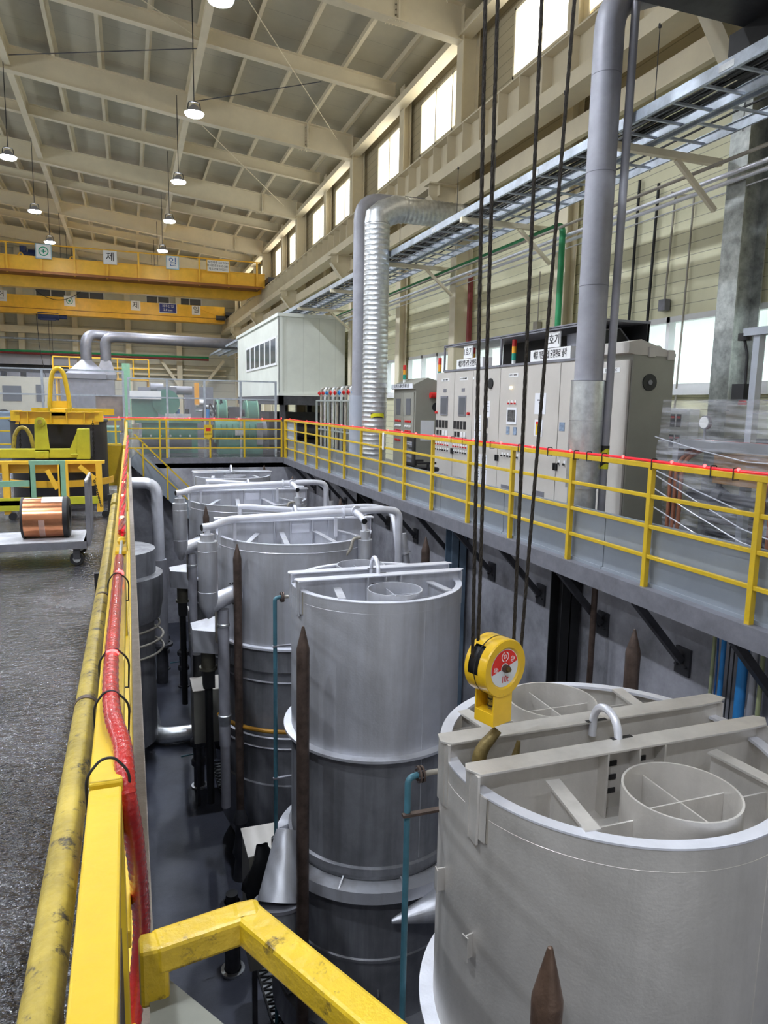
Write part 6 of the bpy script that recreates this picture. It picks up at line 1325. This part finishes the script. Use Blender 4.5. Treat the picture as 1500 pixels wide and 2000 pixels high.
# cart
YC_ = 7.72
t = thing('flat_cart', 'grey flatbed hand cart with an upright slatted end', 'cart', (-1.2, YC_, 0))
dz = U(100, 1058, y=YC_-.15).z; xR = U(172, 1060, y=YC_).x; xL = U(-90, 1070, y=YC_).x
YN, YF = YC_-.22, YC_+.5
MB().box(xL, YN, dz-.012, xR, YF, dz).build('deck', WOODW, t); MB().box(xL, YN-.01, dz-.07, xR, YN+.02, dz-.0).box(xL, YF-.02, dz-.07, xR, YF+.01, dz).box(xR-.03, YN, dz-.07, xR, YF, dz).build('deck_frame', FRAMEG, t)
zh = U(172, 938, y=YC_-.2).z
for y in (YN+.02, YN+.22, YN+.42, YF-.02): MB().box(xR-.0, y-.012, dz-.05, xR+.035, y+.012, zh).build('end_bar', FRAMEG, t)
MB().tube([(xR+.018, YN+.02, zh-.02), (xR+.018, YN+.02, zh+.0), (xR+.018, YF-.02, zh+.0), (xR+.018, YF-.02, zh-.02)], .018, 10, .04).build('push_handle', GALV, t)
for x in (xR-.1, xL+.2):
    for y in (YN+.06, YF-.06):
        w = MB().lathe([(.03, -.017), (.062, -.017), (.066, -.01), (.066, .01), (.062, .017), (.03, .017)], (x, y, .066), 24, axis=(V((1,0,0)), V((0,0,1)), V((0,1,0)))).build('caster_wheel', BLACK, t); MB().cyl((x, y-.02, .066), (x, y+.02, .066), .035, 16).build('wheel_hub', GALV, w)
        MB().box(x-.03, y-.03, .066, x+.03, y-.02, dz-.07).box(x-.03, y+.02, .066, x+.03, y+.03, dz-.07).box(x-.04, y-.04, dz-.08, x+.04, y+.04, dz-.07).build('caster_fork', DARKG, t)
# coil
ca, cb = U(44, 1015, y=YC_+.12), U(140, 1012, y=YC_+.12); rc = .2; zc0 = dz+rc+.005
t = thing('copper_coil', 'shiny copper foil coil lying on the flat cart', 'coil', (ca.x, YC_+.12, dz))
axx = (V((0, 1, 0)), V((0, 0, 1)), V((1, 0, 0)))
o0 = V((ca.x, YC_+.12, zc0)); L = cb.x-ca.x
MB().lathe([(rc, .02), (rc, L*.84)], o0, 64, axis=axx).build('foil_roll', COPPER, t)
MB().lathe([(.1, 0), (rc+.006, 0), (rc+.006, .022), (rc-.01, .022)], o0, 48, axis=axx).lathe([(rc-.01, L*.84), (rc+.008, L*.84), (rc+.008, L*.93), (rc-.01, L*.97), (.12, L*.97), (.12, L*.9)], o0, 48, axis=axx).lathe([(.1, 0), (.12, L*.97)], o0, 48, axis=axx).build('core_rim', BLACK, t)
MB().lathe([(rc+.0015, L*.36), (rc+.0015, L*.48)], o0, 10, math.radians(180), math.radians(245), axx).build('clear_tape', mat('tape_strip', (.75, .6, .55), .25, 0, 0, alpha=.45), t)
MB().lathe([(rc+.003, L*.42), (rc+.003, L*.84)], o0, 8, math.radians(75), math.radians(125), axx).build('paper_label', PAPER, t)

p = U(407, 852, y=21.6); t = thing('warning_sign', 'small yellow warning tag with black lettering hung on the far pit railing', 'sign', p)
MB().prism([(p.x-.12, 21.62, p.z+.33), (p.x+.12, 21.62, p.z+.33), (p.x+.12, 21.62, p.z-.02), (p.x, 21.62, p.z-.1), (p.x-.12, 21.62, p.z-.02)], (0, .01, 0)).build('tag_plate', YEL, t)
text('label_text', '추락주의', .055, INK, t, (p.x, 21.612, p.z+.06), (1, 0, 0), (0, 0, 1), .001); MB().box(p.x-.07, 21.615, p.z+.15, p.x+.07, 21.62, p.z+.24).build('red_mark', RED, t)
p = U(748, 862, x=4.46); tag(MB().box(4.455, p.y-.04, p.z-.16, 4.475, p.y+.04, p.z+.16).build('work_glove', PAPER, None, .02), 'white work glove hung over the right walkway railing', 'glove')

p = U(512, 1700, y=6.55); b = MB(); rnd = random.Random(11); vs = []; nu, nv = 14, 10
for j in range(nv+1):
    z = p.z+.28-.075*j
    for i in range(nu):
        a = 2*PI*i/nu; r_ = (.05+.02*j*(1 if j < 7 else .6))*(1+.35*math.sin(a*3+j*.9))+rnd.uniform(-.01, .01); vs.append((p.x+r_*math.cos(a), p.y+.55*r_*math.sin(a), z))
b._add(vs, [(j*nu+i, j*nu+(i+1) % nu, (j+1)*nu+(i+1) % nu, (j+1)*nu+i) for j in range(nv) for i in range(nu)], True)
tag(b.build('cloth_bag', BLACK, ang=180), 'crumpled black cloth bag hanging on the beige box in the pit', 'bag')  # lumpy black cloth bag

rm = [o for o in COL.objects if o.name == 'rolling_machine'][0]; rnd = random.Random(21)
for k in range(6): MB().cyl((.35+k*.3, 23.88, .55), (.35+k*.3, 23.84, .55), .035, 10).build('bolt', GALV, rm)
for k in range(4): MB().tube([(2.3+k*.18, 24.3, 1.0), (2.35+k*.18, 24.25, 1.55+.08*k), (2.6+k*.15, 24.4, 1.2)], .025, 8, .1).build('oil_hose', BLACK, rm)
MB().box(.3, 23.86, .1, 1.9, 23.9, .45).build('access_panel', DARKG, rm); MB().box(1.1, 23.98, 1.06, 1.9, 24.05, 1.25).build('slide_rail', GALV, rm)
for x_, m_ in ((1.5, BLUEP), (1.8, BLACK), (2.45, BLUEP)): MB().cyl((x_, 24.2, 1.06), (x_, 24.2, 1.4), .07, 14).build('pump_can', m_, rm)
dm = [o for o in COL.objects if o.name == 'drive_motor'][0]
for x_ in (2.78, 3.06, 3.75, 4.1): MB().lathe([(.46, 0), (.48, .02), (.46, .04)], (x_, 24.6, 1.28), 28, axis=(V((0,1,0)), V((0,0,1)), V((1,0,0)))).build('drum_rib', MINT, dm)
for k in range(7): MB().box(2.75+k*.18, 23.21, .5, 2.78+k*.18, 23.25, .95).build('cooling_fin', GREEN, dm)
MB().box(3.15, 24.3, .9, 3.6, 24.9, 1.5).cyl((3.1, 24.6, 1.3), (3.7, 24.6, 1.3), .12, 16).build('coupling_block', DARKG, dm)
MB().box(3.2, 23.15, .6, 3.5, 23.2, .8).build('name_plate', GALV, dm)
for k, (x_, y_, h_) in enumerate(((-1.8, 30, 1.9), (1.0, 31, 2.2), (3.0, 33, 2.3))):
    t = thing('machine_cabinet', 'grey machine cabinet far behind the green machines, %s from the left' % ORD[k], 'cabinet', (x_, y_, 0), 'far machine cabinets')
    MB().box(x_-.6, y_, 0, x_+.6, y_+.7, h_).build('body', mat('mid_grey_cabinet', (.22, .22, .25), .5, .1, .1), t); MB().box(x_-.5, y_-.02, .2, x_-.03, y_, h_-.15).build('door', FRAMEG, t); MB().box(x_+.03, y_-.02, .2, x_+.5, y_, h_-.15).build('door', FRAMEG, t)
